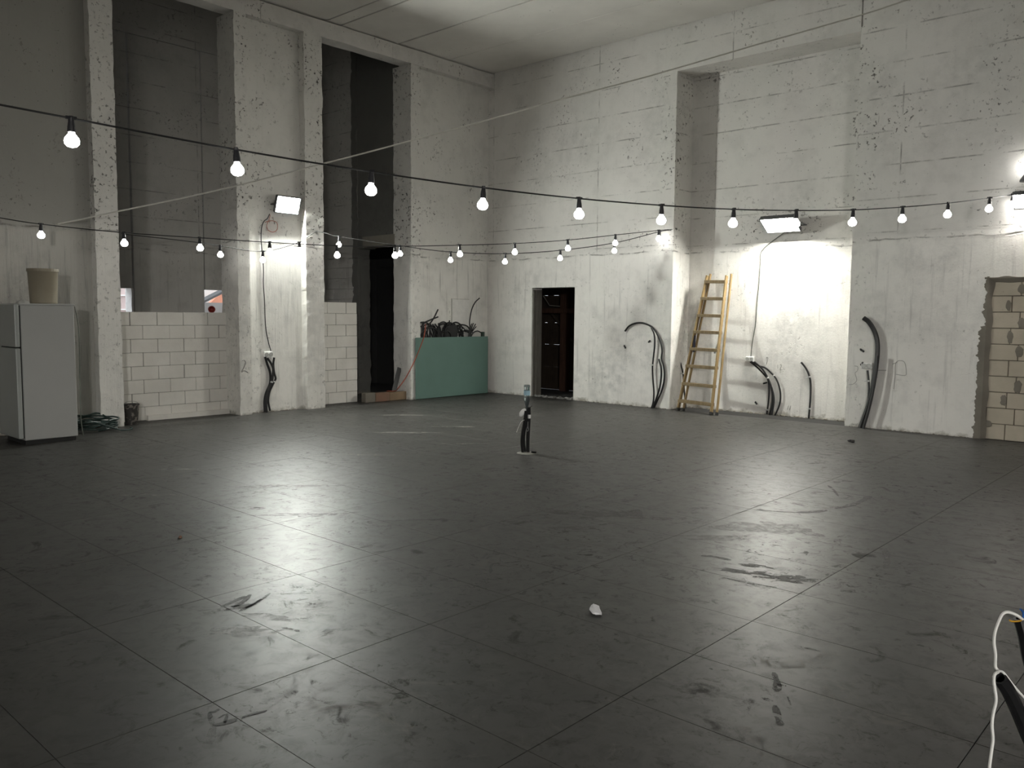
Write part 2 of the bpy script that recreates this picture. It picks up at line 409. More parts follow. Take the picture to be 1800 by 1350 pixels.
film([blob(425, 1110, 0.16, 0.07, rot=V, rag=0.6)], SOFT)
film([blob(470, 1085, 0.14, 0.04, rot=0.4, rag=0.6)], SOFT)
film([blob(505, 1105, 0.035, 0.012, rot=0.4), blob(522, 1109, 0.02, 0.012)], STAIN)
film([stroke([(368, 1252), (370, 1262), (374, 1275)], 0.010)], STAIN)
film([stroke([(374, 1275), (392, 1272), (418, 1264)], 0.011)], STAIN)
film([stroke([(425, 1261), (445, 1255), (470, 1249)], 0.008)], STAIN)
film([stroke([(395, 1271), (399, 1255), (384, 1262)], 0.006), stroke([(367, 1252), (378, 1251), (385, 1246)], 0.008)], STAIN)
film([stroke([(375, 1277), (372, 1290), (370, 1308)], 0.014)], SOFT)
film([blob(1080, 905, 0.42, 0.17, rot=0.75, rag=0.6), blob(1010, 928, 0.18, 0.05, rot=0.8)], SOFT)
film([blob(1355, 930, 0.34, 0.22, n=30, rot=0.6, rag=0.6)], SOFT)
film([blob(1270, 945, 0.22, 0.07, rot=0.7, rag=0.6)], SOFT)
film([stroke([(1330, 896), (1365, 899), (1400, 901)], 0.012), stroke([(1400, 901), (1430, 900), (1455, 897)], 0.030)], STAIN)
film([stroke([(1468, 894), (1490, 890), (1512, 882), (1530, 872)], 0.03)], STAIN)
film([stroke([(1455, 853), (1466, 862), (1474, 873)], 0.012)], STAIN)
film([stroke([(1232, 977), (1252, 978), (1285, 985)], 0.020)], STAIN)
film([blob(1310, 1005, 0.15, 0.05, rot=0.4, rag=0.7), blob(1385, 1018, 0.15, 0.07, rot=0.6, rag=0.7), blob(1330, 995, 0.1, 0.03, rot=0.3, rag=0.7)], STAIN)
film([stroke([(1270, 1015), (1320, 1026), (1365, 1033)], 0.012)], STAIN)
film([stroke([(1360, 1182), (1366, 1200), (1365, 1216)], 0.014), stroke([(1366, 1203), (1382, 1206)], 0.012), blob(1348, 1230, 0.022, 0.014), stroke([(1362, 1240), (1368, 1262), (1372, 1275)], 0.014), stroke([(1385, 1225), (1390, 1240)], 0.008)], STAIN)
film([stroke([(1557, 965), (1559, 985), (1557, 1000)], 0.020)], SOFT)
film([stroke([(862, 1008), (865, 992), (885, 990), (915, 987)], 0.010)], STAIN)
film([stroke([(670, 916), (730, 914), (790, 914)], 0.012)], STAIN)
film([blob(540, 905, 0.30, 0.06, rot=0.8, rag=0.7), blob(480, 855, 0.35, 0.06, rot=0.9, rag=0.7)], SOFT)
film([blob(1420, 1140, 0.05, 0.012, rot=0.2), blob(1618, 1135, 0.018, 0.010), blob(1525, 1187, 0.014, 0.007), blob(830, 1306, 0.016, 0.006), blob(1250, 1176, 0.010, 0.007)], STAIN)
for (px, py, rx, ry) in ((270, 870, .3, .03), (330, 825, .35, .03), (700, 760, .5, .06), (780, 750, .4, .05), (660, 800, .4, .04), (720, 730, .5, .06), (820, 780, .3, .03)):
    film([blob(px, py, rx, ry, rot=0.75, rag=0.8)], DRY)

# left wall: recessed panels between pilasters, two tall openings
wl = thing('wall_left', 'left wall of lime-washed concrete with pilasters and two tall openings', 'wall', kind='structure')
def wpart(name, *a, amp=0.012, mat=None, parent=wl, **k):
    mat = mat or (LIMEP if name == 'pilaster' else LIMEV)
    bm = B_(); rough_box(bm, *a, amp=amp, **k); return obj(name, bm, mat, parent)
wpart('wall_panel', -0.50, -0.15, Y0, -7.60, -0.02, HB+0.2, amp=0.0, step=6, mat=LIMEG)
wpart('pilaster', -0.50, 0.0, -7.80, -7.49, -0.02, HB, amp=0.014)
wpart('wall_panel', -0.48, -0.15, -5.55, -4.40, -0.02, HB+0.2, amp=0.0, step=6)
wpart('pilaster', -0.50, 0.0, -5.70, -5.50, -0.02, HB, amp=0.014, seed=4)
wpart('pilaster', -0.50, 0.0, -4.47, -4.12, -0.02, HB, amp=0.016, seed=8)
wpart('wall_panel', -0.48, -0.15, -2.10, 0.02, -0.02, HB+0.2, amp=0.0, step=6)
wpart('pilaster', -0.50, 0.0, -2.20, -1.97, -0.02, HB, amp=0.014, seed=12)
bm = B_()
n = 120
for i in range(n+1):                                    # the beam, its lower edges a little crumbled
    y = Y0+(0.01-Y0)*i/n; q = [noise.noise(Vector((k*7.1, y*2.3, 0)))*0.014 for k in range(4)]
    row = [bm.verts.new(v) for v in ((-0.28, y, HB+q[0]), (0.0+q[1]*.6, y, HB+q[2]), (0.0+q[3]*.3, y, H-0.022+q[3]*.6), (-0.28, y, H-0.022))]
    if i:
        for k in range(4): bm.faces.new((prev[k], prev[(k+1) % 4], row[(k+1) % 4], row[k]))
    else: bm.faces.new(row)
    prev = row
bm.faces.new(prev[::-1])
struct('beam', 'long concrete beam on the pilasters under the ceiling', bm, LIME)

# ceiling of precast slabs
ce = thing('ceiling', 'grey concrete ceiling of long precast slabs', 'ceiling', kind='structure')
ys = [-0.018, -1.225, -2.475, -3.72, -4.01]
while ys[-1] > Y0: ys.append(ys[-1]-1.25)
for k in range(len(ys)-1):
    gap = (0.010, 0.040, 0.022, 0.022, 0.022)[k] if k < 5 else 0.025
    obj('ceiling_slab', bevel(box(-0.28, X1, ys[k+1]+gap, ys[k], H+random.uniform(0, 0.006), H+0.2), 0.006), CEIL, ce)
obj('slab_topping', box(-0.6, X1+.2, Y0-.2, 1.0, H+0.19, H+0.3), BLACKC, ce)

# right wall with door opening, niche and walled-up opening
bm = B_(); XN0, XN1, ND = 4.225, 7.235, 0.55
def slab(x0, x1, z0, z1, y0=0.0, y1=0.62): add_box(bm, x0, x1, y0, y1, z0, z1)
slab(-0.5, 1.06, -0.02, H+.1, y1=0.30); slab(1.06, 2.12, 2.135, H+.1, y1=0.30); slab(2.12, 2.9, -0.02, H+.1, y1=0.30); slab(2.9, XN0, -0.02, H+.1)
slab(XN0, XN1, 5.69, H+.1); slab(XN0, XN1, -0.02, 5.69, y0=ND, y1=0.8)
slab(XN1+0.02, 9.03, -0.02, H+.1); slab(9.03, 10.6, 2.14, H+.1); slab(10.6, X1, -0.02, H+.1)
wr = struct('wall_right', 'tall white lime-washed wall with doorway and shallow niche', bm, LIME)
bm = B_(); rough_box(bm, XN1, XN1+0.3, 0.0, 0.6, -0.02, 5.75, amp=0.012, seed=20); obj('rough_edge', bm, LIMEP, wr)
bm = B_(); rough_box(bm, XN0-0.3, XN0, 0.0, 0.6, -0.02, 5.75, amp=0.010, seed=25); obj('rough_edge', bm, LIMEP, wr)
# crumbled foot of mortar along the walls
def rubble(n, f, mat=MORTAR, parent=None):
    bm = B_()
    for k in range(n):
        p, s = f(k)
        r = bmesh.ops.create_icosphere(bm, subdivisions=1, radius=s)
        for v in r['verts']: v.co = Vector((v.co.x*random.uniform(.6, 1.5), v.co.y*random.uniform(.6, 1.4), v.co.z*random.uniform(.4, .9)))+p
    return obj('mortar_crumbs', bm, mat, parent, kind='stuff')
rubble(90, lambda k: (Vector((random.uniform(XN0, XN1), ND-0.02, 0.0)), random.uniform(0.01, 0.03)), parent=wr)
rubble(60, lambda k: (Vector((random.choice((random.uniform(2.2, 4.2), random.uniform(7.3, 9.0))), -0.005, 0.0)), random.uniform(0.006, 0.02)), parent=wr)
rubble(50, lambda k: (Vector((random.uniform(1.08, 2.1), random.uniform(0.02, 0.2), 0.0)), random.uniform(0.02, 0.055)), mat=DMORTAR, parent=wr)
rubble(40, lambda k: (Vector((-0.14, random.uniform(-5.5, -4.5), 0.0)), random.uniform(0.008, 0.02)), parent=wl)
struct('wall_back', 'plain wall behind the viewer', box(-0.5, X1, Y0-0.3, Y0, -0.02, H+.1), GREYC)
struct('wall_front', 'plain wall at the far right end', box(X1, X1+0.3, Y0, 0.6, -0.02, H+.1), GREYC)

# walled-up opening on the right: bare blocks in grey mortar
wb = thing('wall_infill', 'bare beige block infill bordered by rough grey mortar in right wall', 'wall', (9.0, 0, 0), kind='structure')
obj('mortar_bed', box(9.0, 10.62, 0.058, 0.3, 0, 2.15), MORTAR, wb)
blk_cache = {}
def block_part(parent, mat, x0, x1, y0, y1, z0, z1, bev=0.006, name='block'):
    dx, dy, dz = (round(v, 3) for v in (x1-x0, y1-y0, z1-z0))
    key = (mat.name, dx, dy, dz)
    if key not in blk_cache:
        me = bpy.data.meshes.new(name); b = bevel(box(-dx/2, dx/2, -dy/2, dy/2, -dz/2, dz/2), bev); b.to_mesh(me); b.free(); me.materials.append(mat); blk_cache[key] = me
    o = bpy.data.objects.new(name, blk_cache[key]); COL.objects.link(o); o.parent = parent
    o.matrix_parent_inverse = Matrix.Translation(-parent.location)
    o.location = ((x0+x1)/2, (y0+y1)/2, (z0+z1)/2); return o
for r in range(10):
    z0, z1 = 0.004+r*0.2115, 0.004+r*0.2115+0.202
    j = 9.315 if r % 2 == 0 else 9.415
    edges = [9.07+0.015*math.sin(r*2.1), j]
    while edges[-1] < 10.58: edges.append(min(10.6, edges[-1]+0.42))
    for a, b in zip(edges, edges[1:]):
        if b-a > 0.05:
            dy = random.uniform(-0.004, 0.005)
            block_part(wb, BBLOCK, a+0.005, b-0.005, 0.035+dy, 0.2, z0, min(z1, 2.13))
bm = B_(); nz = 160; prevr = None                            # ragged mortar border along the left edge and top
for i in range(nz+1):
    z = 2.16*i/nz
    xa = 8.985+0.05*noise.noise(Vector((0, 0, z*3.1)))+0.035*noise.noise(Vector((0, 3, z*11)))+0.03*noise.noise(Vector((4, 3, z*31)))-(0.035 if z < 1.5 else -0.02)
    xb = 9.085+0.03*noise.noise(Vector((9, 0, z*4.1)))
    row = [bm.verts.new((xa, 0.003, z)), bm.verts.new((xa+0.012, -0.007-0.003*noise.noise(Vector((2, 2, z*9))), z)), bm.verts.new((9.036, -0.006+.004*noise.noise(Vector((2, 7, z*13))), z)), bm.verts.new((xb+.01, 0.031, z))]
    if prevr:
        for k in range(3): bm.faces.new((prevr[k], prevr[k+1], row[k+1], row[k]))
    prevr = row
prevr = None
for i in range(60):
    x = 8.99+1.6*i/59
    za = 2.155+0.025*noise.noise(Vector((x*6, 0, 4))); zb = 2.09+0.025*noise.noise(Vector((x*5, 5, 0)))
    row = [bm.verts.new((x, 0.003, max(za, 2.15))), bm.verts.new((x, -0.007, max(za, 2.15)-0.006)), bm.verts.new((x, -0.006, 2.135)), bm.verts.new((x, 0.031, zb-.01))]
    if prevr:
        for k in range(3): bm.faces.new((prevr[k], prevr[k+1], row[k+1], row[k]))
    prevr = row
obj('mortar_border', bm, MORTAR, wb)
bm = B_()
for (px, py, sx, sz) in ((1773, 537, .035, .07), (1776, 592, .04, .08), (1792, 618, .05, .07), (1789, 680, .05, .08), (1764, 704, .04, .07), (1797, 508, .06, .06), (1796, 568, .05, .07), (1736, 745, .05, .05)):
    c = on_right(px, py, 0.034)
    r = bmesh.ops.create_icosphere(bm, subdivisions=2, radius=1)
    for v in r['verts']:
        f = 1+0.5*noise.noise(v.co*1.7+c); v.co = Vector((v.co.x*sx*f, v.co.y*0.007, v.co.z*sz*f))+c
obj('mortar_smear', bm, MORTAR, wb)

# low whitewashed block walls in the two openings
def block_row_wall(nm, label, y0, y1, rows, xf, first, last_open, depth=0.2):
    t = thing(nm, label, 'wall', (xf, (y0+y1)/2, 0), kind='structure')
    obj('mortar_bed', box(xf-depth, xf-0.012, y0, y1, 0, rows*0.2-0.004), DMORTAR, t)
    for r in range(rows):
        e = [y0]; j = first[r % 2]
        while j < y1-0.06: e.append(j); j += 0.4
        e.append(y1)
        z0 = r*0.2+0.004
        for a, b in zip(e, e[1:]):
            d = random.uniform(-0.003, 0.004)
            g = random.choice((0.001, 0.003, 0.006))
            block_part(t, WBLOCK, xf-depth+0.01, xf+d, round(a+g, 3), round(b-g, 3), z0, z0+0.196)
    return t
block_row_wall('wall_infill', 'low whitewashed block wall closing the first tall opening', -7.52, -5.69, 8, -0.40, (-7.02, -7.20), None)
bm = B_(); rough_box(bm, -0.42, -0.34, -7.0, -5.70, 0, 0.075, amp=0.03, nseg=8); obj('mortar_foot', bm, WBLOCK)
bpy.data.objects['mortar_foot'].parent = bpy.data.objects['wall_infill.001'] if 'wall_infill.001' in bpy.data.objects else None
bpy.data.objects['mortar_foot'].matrix_parent_inverse = Matrix.Translation(-bpy.data.objects['wall_infill.001'].location)
block_row_wall('wall_infill', 'narrow whitewashed block wall beside the dark passage', -4.20, -3.14, 9, -0.40, (-3.78, -3.60), None)
# row tops of the dark space behind the openings
wc = thing('wall_rear', 'shaded grey wall seen through the tall openings with seamed middle panel', 'wall', (-3.2, -5.3, 0), kind='structure')
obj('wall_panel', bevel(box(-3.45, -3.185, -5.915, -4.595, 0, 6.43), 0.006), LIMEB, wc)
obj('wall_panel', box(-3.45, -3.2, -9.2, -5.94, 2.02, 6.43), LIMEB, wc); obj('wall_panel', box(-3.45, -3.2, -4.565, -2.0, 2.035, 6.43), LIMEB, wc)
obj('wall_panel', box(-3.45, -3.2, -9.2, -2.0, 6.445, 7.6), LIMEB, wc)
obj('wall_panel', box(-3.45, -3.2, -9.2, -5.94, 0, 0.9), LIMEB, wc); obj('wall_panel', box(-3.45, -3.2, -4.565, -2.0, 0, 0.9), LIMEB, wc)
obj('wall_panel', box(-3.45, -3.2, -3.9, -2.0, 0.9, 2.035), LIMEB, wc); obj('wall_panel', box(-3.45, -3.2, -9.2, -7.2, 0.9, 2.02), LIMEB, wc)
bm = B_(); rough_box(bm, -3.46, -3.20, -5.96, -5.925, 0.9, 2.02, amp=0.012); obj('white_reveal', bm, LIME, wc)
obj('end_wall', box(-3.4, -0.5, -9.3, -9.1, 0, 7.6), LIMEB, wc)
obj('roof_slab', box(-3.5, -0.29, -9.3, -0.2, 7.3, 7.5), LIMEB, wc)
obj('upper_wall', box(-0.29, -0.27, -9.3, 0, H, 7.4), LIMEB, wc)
# side wall of the passage, with lintel over a black doorway
wd = thing('wall_side', 'dark side wall of the passage with concrete lintel', 'wall', (-1.6, -2.2, 0), kind='structure')
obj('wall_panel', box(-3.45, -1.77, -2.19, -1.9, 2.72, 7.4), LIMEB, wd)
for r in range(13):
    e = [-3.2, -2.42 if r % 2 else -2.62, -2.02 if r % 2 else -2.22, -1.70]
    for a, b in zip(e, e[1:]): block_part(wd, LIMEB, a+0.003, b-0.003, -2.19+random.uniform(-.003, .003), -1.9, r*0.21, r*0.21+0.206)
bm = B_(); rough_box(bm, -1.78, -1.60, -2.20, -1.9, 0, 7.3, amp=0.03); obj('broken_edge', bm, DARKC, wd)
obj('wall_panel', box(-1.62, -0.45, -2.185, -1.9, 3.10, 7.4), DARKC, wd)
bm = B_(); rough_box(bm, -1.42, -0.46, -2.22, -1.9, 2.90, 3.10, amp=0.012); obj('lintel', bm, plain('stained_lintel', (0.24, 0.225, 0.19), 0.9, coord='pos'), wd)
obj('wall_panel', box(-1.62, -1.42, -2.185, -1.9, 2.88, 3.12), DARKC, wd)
obj('dark_room', box(-3.4, -0.5, -0.3, -0.1, 0, 3.2), BLACKC, wd); obj('dark_room', box(-3.5, -3.4, -1.9, -0.1, 0, 3.2), BLACKC, wd)  # surfaces coloured black so the room looks unlit
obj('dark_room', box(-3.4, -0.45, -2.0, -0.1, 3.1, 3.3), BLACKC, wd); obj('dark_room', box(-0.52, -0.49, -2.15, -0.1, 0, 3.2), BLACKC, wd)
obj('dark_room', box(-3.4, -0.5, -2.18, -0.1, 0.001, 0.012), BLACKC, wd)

# beyond the rear windows, in daylight
ex = thing('building', 'pinkish clapboard house side seen through the left gap over the block wall', 'building', (-6.5, -7.5, 0))
for k in range(14):
    obj('clapboard', bevel(box(-6.52, -6.5, -9.5, -3.65, 0.15*k+0.3, 0.15*k+0.455, mat4=Matrix.Translation((0.0, 0, 0))), 0.004), SIDING, ex)
    if k % 2 == 0: obj('strip', box(-6.52, -6.455, -9.5, -3.65, 0.15*k+0.44, 0.15*k+0.465), WHITEP, ex)  # white strips stand in for highlight lines on the boards
obj('house_wall', box(-6.8, -6.53, -9.5, -3.65, 0, 3.4), REND, ex)
sh = thing('shed', 'orange-tiled lean-to with grey rafter behind a low rendered wall', 'building', (-5.0, -3.4, 0))
obj('low_wall', box(-4.6, -4.45, -4.6, -2.2, 0, on_left(375, 532, -4.45).z), REND, sh)
bm = B_(); vs = [bm.verts.new(v) for v in (on_left(366, 536, -5.2), on_left(420, 536, -5.2), on_left(430, 495, -5.2), on_left(386, 517, -5.2))]; f = bm.faces.new(vs); r = bmesh.ops.extrude_face_region(bm, geom=[f]); bmesh.ops.translate(bm, vec=(-0.1, 0, 0), verts=[v for v in r['geom'] if isinstance(v, bmesh.types.BMVert)])
obj('tiled_roof', bm, ORANGE, sh)
obj('white_gable', box(-5.6, -5.5, -4.6, -2.0, 1.2, 3.0), WHITEP, sh)
a_, b_ = on_left(352, 531, -4.9), on_left(396, 509, -4.9)
obj('rafter', tube([a_, b_], 0.055, 4), GALV, sh)
obj('ground', box(-12, -3.5, -14, 4, -0.3, -0.13), REND, sh)

# store room behind the doorway: plank wall with light in the gaps, timber frame
dr = thing('wall_plank', 'dark plank wall with glints of daylight behind the doorway', 'wall', (0.5, 1.55, 0), kind='structure')
zc = [0.0, 0.63, 1.07, 1.53, 2.04, 2.6]
zc = [0.0]+[on_right(960, q, 1.55).z for q in (644, 605, 567, 519.5)]+[2.7]
for a, b in zip(zc, zc[1:]): obj('plank', box(-1.2, 1.6, 1.55, 1.58, a+0.0011, b-0.0011), DARKW, dr)
holes = [(957, 964), (973, 983), (998.5, 1000.5)]
for q, z in zip((644, 605, 567, 519.5), zc[1:-1]):
    xs = []
    for a, b in holes:
        if (q, a) == (519.5, 998.5): b = a+1
        xs += [on_right(a+random.uniform(-1, 1), q, 1.55).x, on_right(b+random.uniform(-2, 1), q, 1.55).x]
    xs = [-1.2]+xs+[1.6]
    for a, b in zip(xs[::2], xs[1::2]): obj('strip', box(a, b, 1.555, 1.575, z-0.01, z+0.01), DARKW, dr)
obj('post', box(on_right(992, 600, 1.35).x-0.085, on_right(992, 600, 1.35).x+0.075, 1.30, 1.44, 0, 2.7), REDW, dr)
zb = on_right(985, 546, 1.30).z
obj('rail', box(-0.9, 1.5, 1.24, 1.30, zb-0.055, zb+0.045), REDW, dr)
p = on_right(955, 520, 1.35); q = on_right(966, 537, 1.35); r_ = on_right(990, 539, 1.35)
obj('brace', tube([p, q, r_], 0.012, 6, k=1), OLDW, dr)
p = on_right(970, 552, 1.47); q = on_right(1012, 606, 1.47)
obj('brace', tube([p, q], 0.035, 4), DARKW, dr)
obj('side_wall', box(-1.3, -1.2, 0.3, 1.6, 0, 2.8), DARKW, dr); obj('side_wall', box(2.3, 2.4, 0.3, 1.6, 0, 2.8), DARKW, dr); obj('side_wall', box(1.6, 2.4, 1.55, 1.6, 0, 2.8), DARKW, dr)
obj('roof', box(-1.3, 2.4, 0.3, 1.6, 2.7, 2.8), DARKW, dr)
for k, (a, b) in enumerate(((0.03, 0.11), (0.115, 0.20), (0.205, 0.29))):
    obj('jamb_board', bevel(box(1.045-0.012*(k == 1), 1.075+0.008*(k % 2), a, b, 0.02, 2.10), 0.006), OLDW, dr)

# marks scrawled on the plaster
def scrawl(lines, plane, r=0.006, mat=PENCIL, parent=None):
    bm = B_()
    for L in lines:
        add_tube(bm, smooth_path([plane(*p) for p in L], 4), r, 5)
    return obj('scrawl', bm, mat, parent)
left_p = lambda px, py: on_left(px, py, 0.001)
right_p = lambda px, py: on_right(px, py, -0.001)
niche_p = lambda px, py: on_right(px, py, ND-0.001)
scrawl([[(426, 634), (429, 633), (431.5, 637), (429, 645), (424.5, 654), (428, 652), (432, 652.5), (436, 655)]], left_p, 0.009, parent=wl)
scrawl([[(1346, 629), (1349, 628), (1350, 630), (1347, 640)]], niche_p, 0.005, parent=wr)
scrawl([[(1367, 641), (1367, 648)], [(1371, 641), (1374, 641), (1373, 645), (1371, 650), (1376, 649)]], niche_p, 0.005, parent=wr)
scrawl([[(1386, 713), (1384, 720)], [(1390, 713), (1388, 721)]], niche_p, 0.005, parent=wr)
scrawl([[(1571, 684), (1573, 660), (1574, 640), (1580, 634), (1590, 637), (1593, 655), (1590, 660), (1575, 658)], [(1541, 651), (1558, 651)], [(1569, 640), (1577, 637)]], right_p, 0.005, parent=wr)
scrawl([[(1502, 643), (1508, 645), (1507, 652), (1503, 656), (1506, 668), (1500, 675), (1492, 676)]], right_p, 0.004, parent=wr)

# ------------------------------------------------------------------ lamps
def floodlight(name, label, c, wid, hgt, dep, tilt, yaw, face, stem, cable=None, cmat=CABLE, coil=None):
    """housing with fins, glowing face under a rim, bracket; faces along its own -Y, tipped down by tilt"""
    t = thing(name, label, 'lamp', c)
    Mx = Matrix.Translation(c) @ Matrix.Rotation(yaw, 4, 'Z') @ Matrix.Rotation(tilt, 4, 'X')
    bm = B_(); add_box(bm, -wid/2, wid/2, 0.006, dep, -hgt/2, hgt/2); bevel(bm, 0.012)
    for k in range(7):
        x = -wid/2+wid*(k+.5)/7; add_box(bm, x-.006, x+.006, dep, dep+0.03, -hgt*.38, hgt*.38)
    bmesh.ops.transform(bm, matrix=Mx, verts=bm.verts); obj('housing', bm, CANVASGREY, t)
    bm = B_(); f = 0.014
    for a in ((-wid/2, wid/2, -.012, .01, hgt/2-f, hgt/2), (-wid/2, wid/2, -.012, .01, -hgt/2, -hgt/2+f), (-wid/2, -wid/2+f, -.012, .01, -hgt/2, hgt/2), (wid/2-f, wid/2, -.012, .01, -hgt/2, hgt/2)): add_box(bm, *a)
    bmesh.ops.transform(bm, matrix=Mx, verts=bm.verts); obj('rim', bm, CANVASGREY, t)
    bm = B_(); add_box(bm, -wid/2+f, wid/2-f, -0.002, 0.008, -hgt/2+f, hgt/2-f); bmesh.ops.transform(bm, matrix=Mx, verts=bm.verts)
    obj('glowing_face', bm, face, t, label='white glowing lamp face')
    bm = B_(); Lq = Mx @ Vector((-wid/2-.012, dep*.5, 0)); Rq = Mx @ Vector((wid/2+.012, dep*.5, 0))
    add_tube(bm, [Mx @ Vector((-wid/2+.005, dep*.5, 0)), Lq, Lq+(stem-(Lq+Rq)/2), Rq+(stem-(Lq+Rq)/2), Rq, Mx @ Vector((wid/2-.005, dep*.5, 0))], 0.010, 6)
    obj('bracket', bm, CANVASGREY, t)
    if cable: obj('cable', tube(cable, 0.0075, 6), cmat, t)
    if coil: obj('cable_coil', tube(coil, 0.005, 6, k=5), REDC, t, label='loose reddish loop of cable')
    return t
p_ = lambda px, py: on_left(px, py, -0.13)
floodlight('floodlight', 'glaring floodlight on the pier between the two tall openings', Vector((-0.005, -4.80, 3.335)), 0.44, 0.28, 0.055, math.radians(20), math.radians(90), G1, Vector((-0.13, -4.80, 3.335)),
    cable=[p_(474, 376), p_(470, 384), p_(464, 389), p_(460, 400), p_(459, 420), p_(461, 445), p_(463, 470), p_(463, 500), p_(465, 530), p_(467, 575), p_(472, 602), p_(477, 620), p_(477, 626), p_(472, 628)],
    coil=[p_(475, 378), p_(472, 388), p_(469, 396), p_(471, 404), p_(479, 408), p_(486, 405), p_(488, 398), p_(486, 391), p_(479, 388), p_(471, 389), p_(466, 391)])
p_ = lambda px, py: on_right(px, py, ND-0.015)
floodlight('floodlight', 'glaring floodlight tipped down in the niche above the cable outlet', Vector((6.02, 0.22, 3.05)), 0.56, 0.36, 0.06, math.radians(58), 0.0, G2, Vector((6.02, ND-.01, 3.06)),
    cable=[p_(1395, 398), p_(1370, 415), p_(1340, 440), p_(1337, 462), p_(1334, 500), p_(1331, 530), p_(1328, 570), p_(1322, 605), p_(1320, 627)], cmat=GREYCABLE)
c3 = on_right(1812, 352, -0.10)
floodlight('floodlight', 'glaring floodlight at the right edge above the bare block infill', c3, 0.40, 0.26, 0.055, math.radians(50), math.radians(0), G3, Vector((c3.x, -0.01, c3.z+.03)))
floodlight('floodlight', 'big hall floodlight on the far end wall behind the viewer', Vector((X1-0.45, -19.5, 3.4)), 1.0, 0.7, 0.09, math.radians(78), math.radians(180+12), G4, Vector((X1-.02, -19.5, 3.45)))
wlamp = thing('wall_lamp', 'bare lit bulb standing in a grey cone holder above the right floodlight', 'lamp', on_right(1806, 312, -0.12))
c4 = on_right(1806, 312, -0.12)
obj('cone_holder', lathe([(0.0, -0.05), (0.085, -0.05), (0.085, -0.03), (0.03, 0.06), (0.0, 0.06)], 16, Matrix.Translation(c4)), CANVASGREY, wlamp)
obj('bulb', lathe([(0.02, 0.06), (0.035, 0.09), (0.06, 0.14), (0.062, 0.17), (0.045, 0.21), (0.0, 0.23)], 16, Matrix.Translation(c4)), GB, wlamp, smooth=True)
obj('arm', tube([c4+Vector((0, 0, -.04)), Vector((c4.x, 0.0, c4.z-.04))], 0.012, 6), CANVASGREY, wlamp)

# festoon strings
bulb_me = bpy.data.meshes.new('bulb'); bm = lathe([(0.0, -0.078), (0.016, -0.078), (0.020, -0.092), (0.040, -0.118), (0.0445, -0.135), (0.042, -0.153), (0.027, -0.170), (0.0, -0.177)], 16)
bmesh.ops.recalc_face_normals(bm, faces=bm.faces); bm.to_mesh(bulb_me); bm.free(); bulb_me.materials.append(GB)
for p in bulb_me.polygons: p.use_smooth = True
sock_me = bpy.data.meshes.new('socket'); bm = lathe([(0.0, 0.014), (0.013, 0.014), (0.017, 0.004), (0.018, -0.02), (0.023, -0.05), (0.025, -0.082), (0.0, -0.082)], 12)
add_box(bm, -0.03, 0.03, -0.010, 0.010, -0.006, 0.012); bmesh.ops.recalc_face_normals(bm, faces=bm.faces); bm.to_mesh(sock_me); bm.free(); sock_me.materials.append(SOCKET)
def festoon(label, tops, path, r=0.0065):
    t = thing('string_light', label, 'string light', tops[0])
    obj('cable', tube(path, r, 6, k=5), CABLE, t)
    for i, p in enumerate(tops):
        s = bpy.data.objects.new('socket', sock_me); COL.objects.link(s); s.parent = t; s.location = p-Vector(tops[0])
        s.rotation_euler = (random.uniform(-.05, .05), random.uniform(-.05, .05), random.uniform(0, 3))
        b = bpy.data.objects.new('bulb', bulb_me); COL.objects.link(b); b.parent = s
    return t
# near string: from behind the viewer's left to the right wall by the floodlight
A1, B1 = (6.30, -10.43), (9.30, -0.03)
S1 = lambda x, y: on_vertical(x, y, A1, B1)
t1 = [(125, 208), (415, 263), (653, 302), (850, 330), (1018, 349), (1163, 361), (1290, 368), (1400, 370), (1500, 369), (1587, 364), (1667, 357), (1740, 348), (1781, 342)]
tops = [S1(*q) for q in t1]
dirn = (Vector((A1[0], A1[1], 0))-Vector((B1[0], B1[1], 0))).normalized()
st = tops[0]
e0 = S1(0, 185); sl = (e0.z-st.z)/(Vector((e0.x-st.x, e0.y-st.y, 0)).length)
extra = [st+dirn*d+Vector((0, 0, d*sl+0.012*d*d)) for d in (5.9, 4.9, 3.9, 2.95, 1.97, 0.985)]
path = [st+dirn*6.6+Vector((0, 0, 6.6*sl+.012*6.6**2))]+extra+tops+[Vector((9.33, 0.0, tops[-1].z+0.02))]
festoon('nearest black festoon string sagging right across the hall at lamp height', extra+tops, path)
# far string a: from the left foreground wall to the niche corner
A2, B2 = (0.53, -8.69), (4.16, -0.03)
S2 = lambda x, y: on_vertical(x, y, A2, B2)
t2 = [(72, 394), (217, 409), (351, 418), (474, 426), (592, 432), (694, 433), (808, 431), (905, 428), (998, 422), (1082, 413), (1158, 405)]
tops = [S2(*q) for q in t2]
d2 = (Vector((A2[0], A2[1], 0))-Vector((B2[0], B2[1], 0))).normalized()
path = [S2(0, 383)+d2*0.75+Vector((0, 0, .1)), S2(0, 383)]+tops+[Vector((4.20, 0.0, 3.075))]
festoon('far festoon string from the left wall past both openings to the niche corner', tops, path)
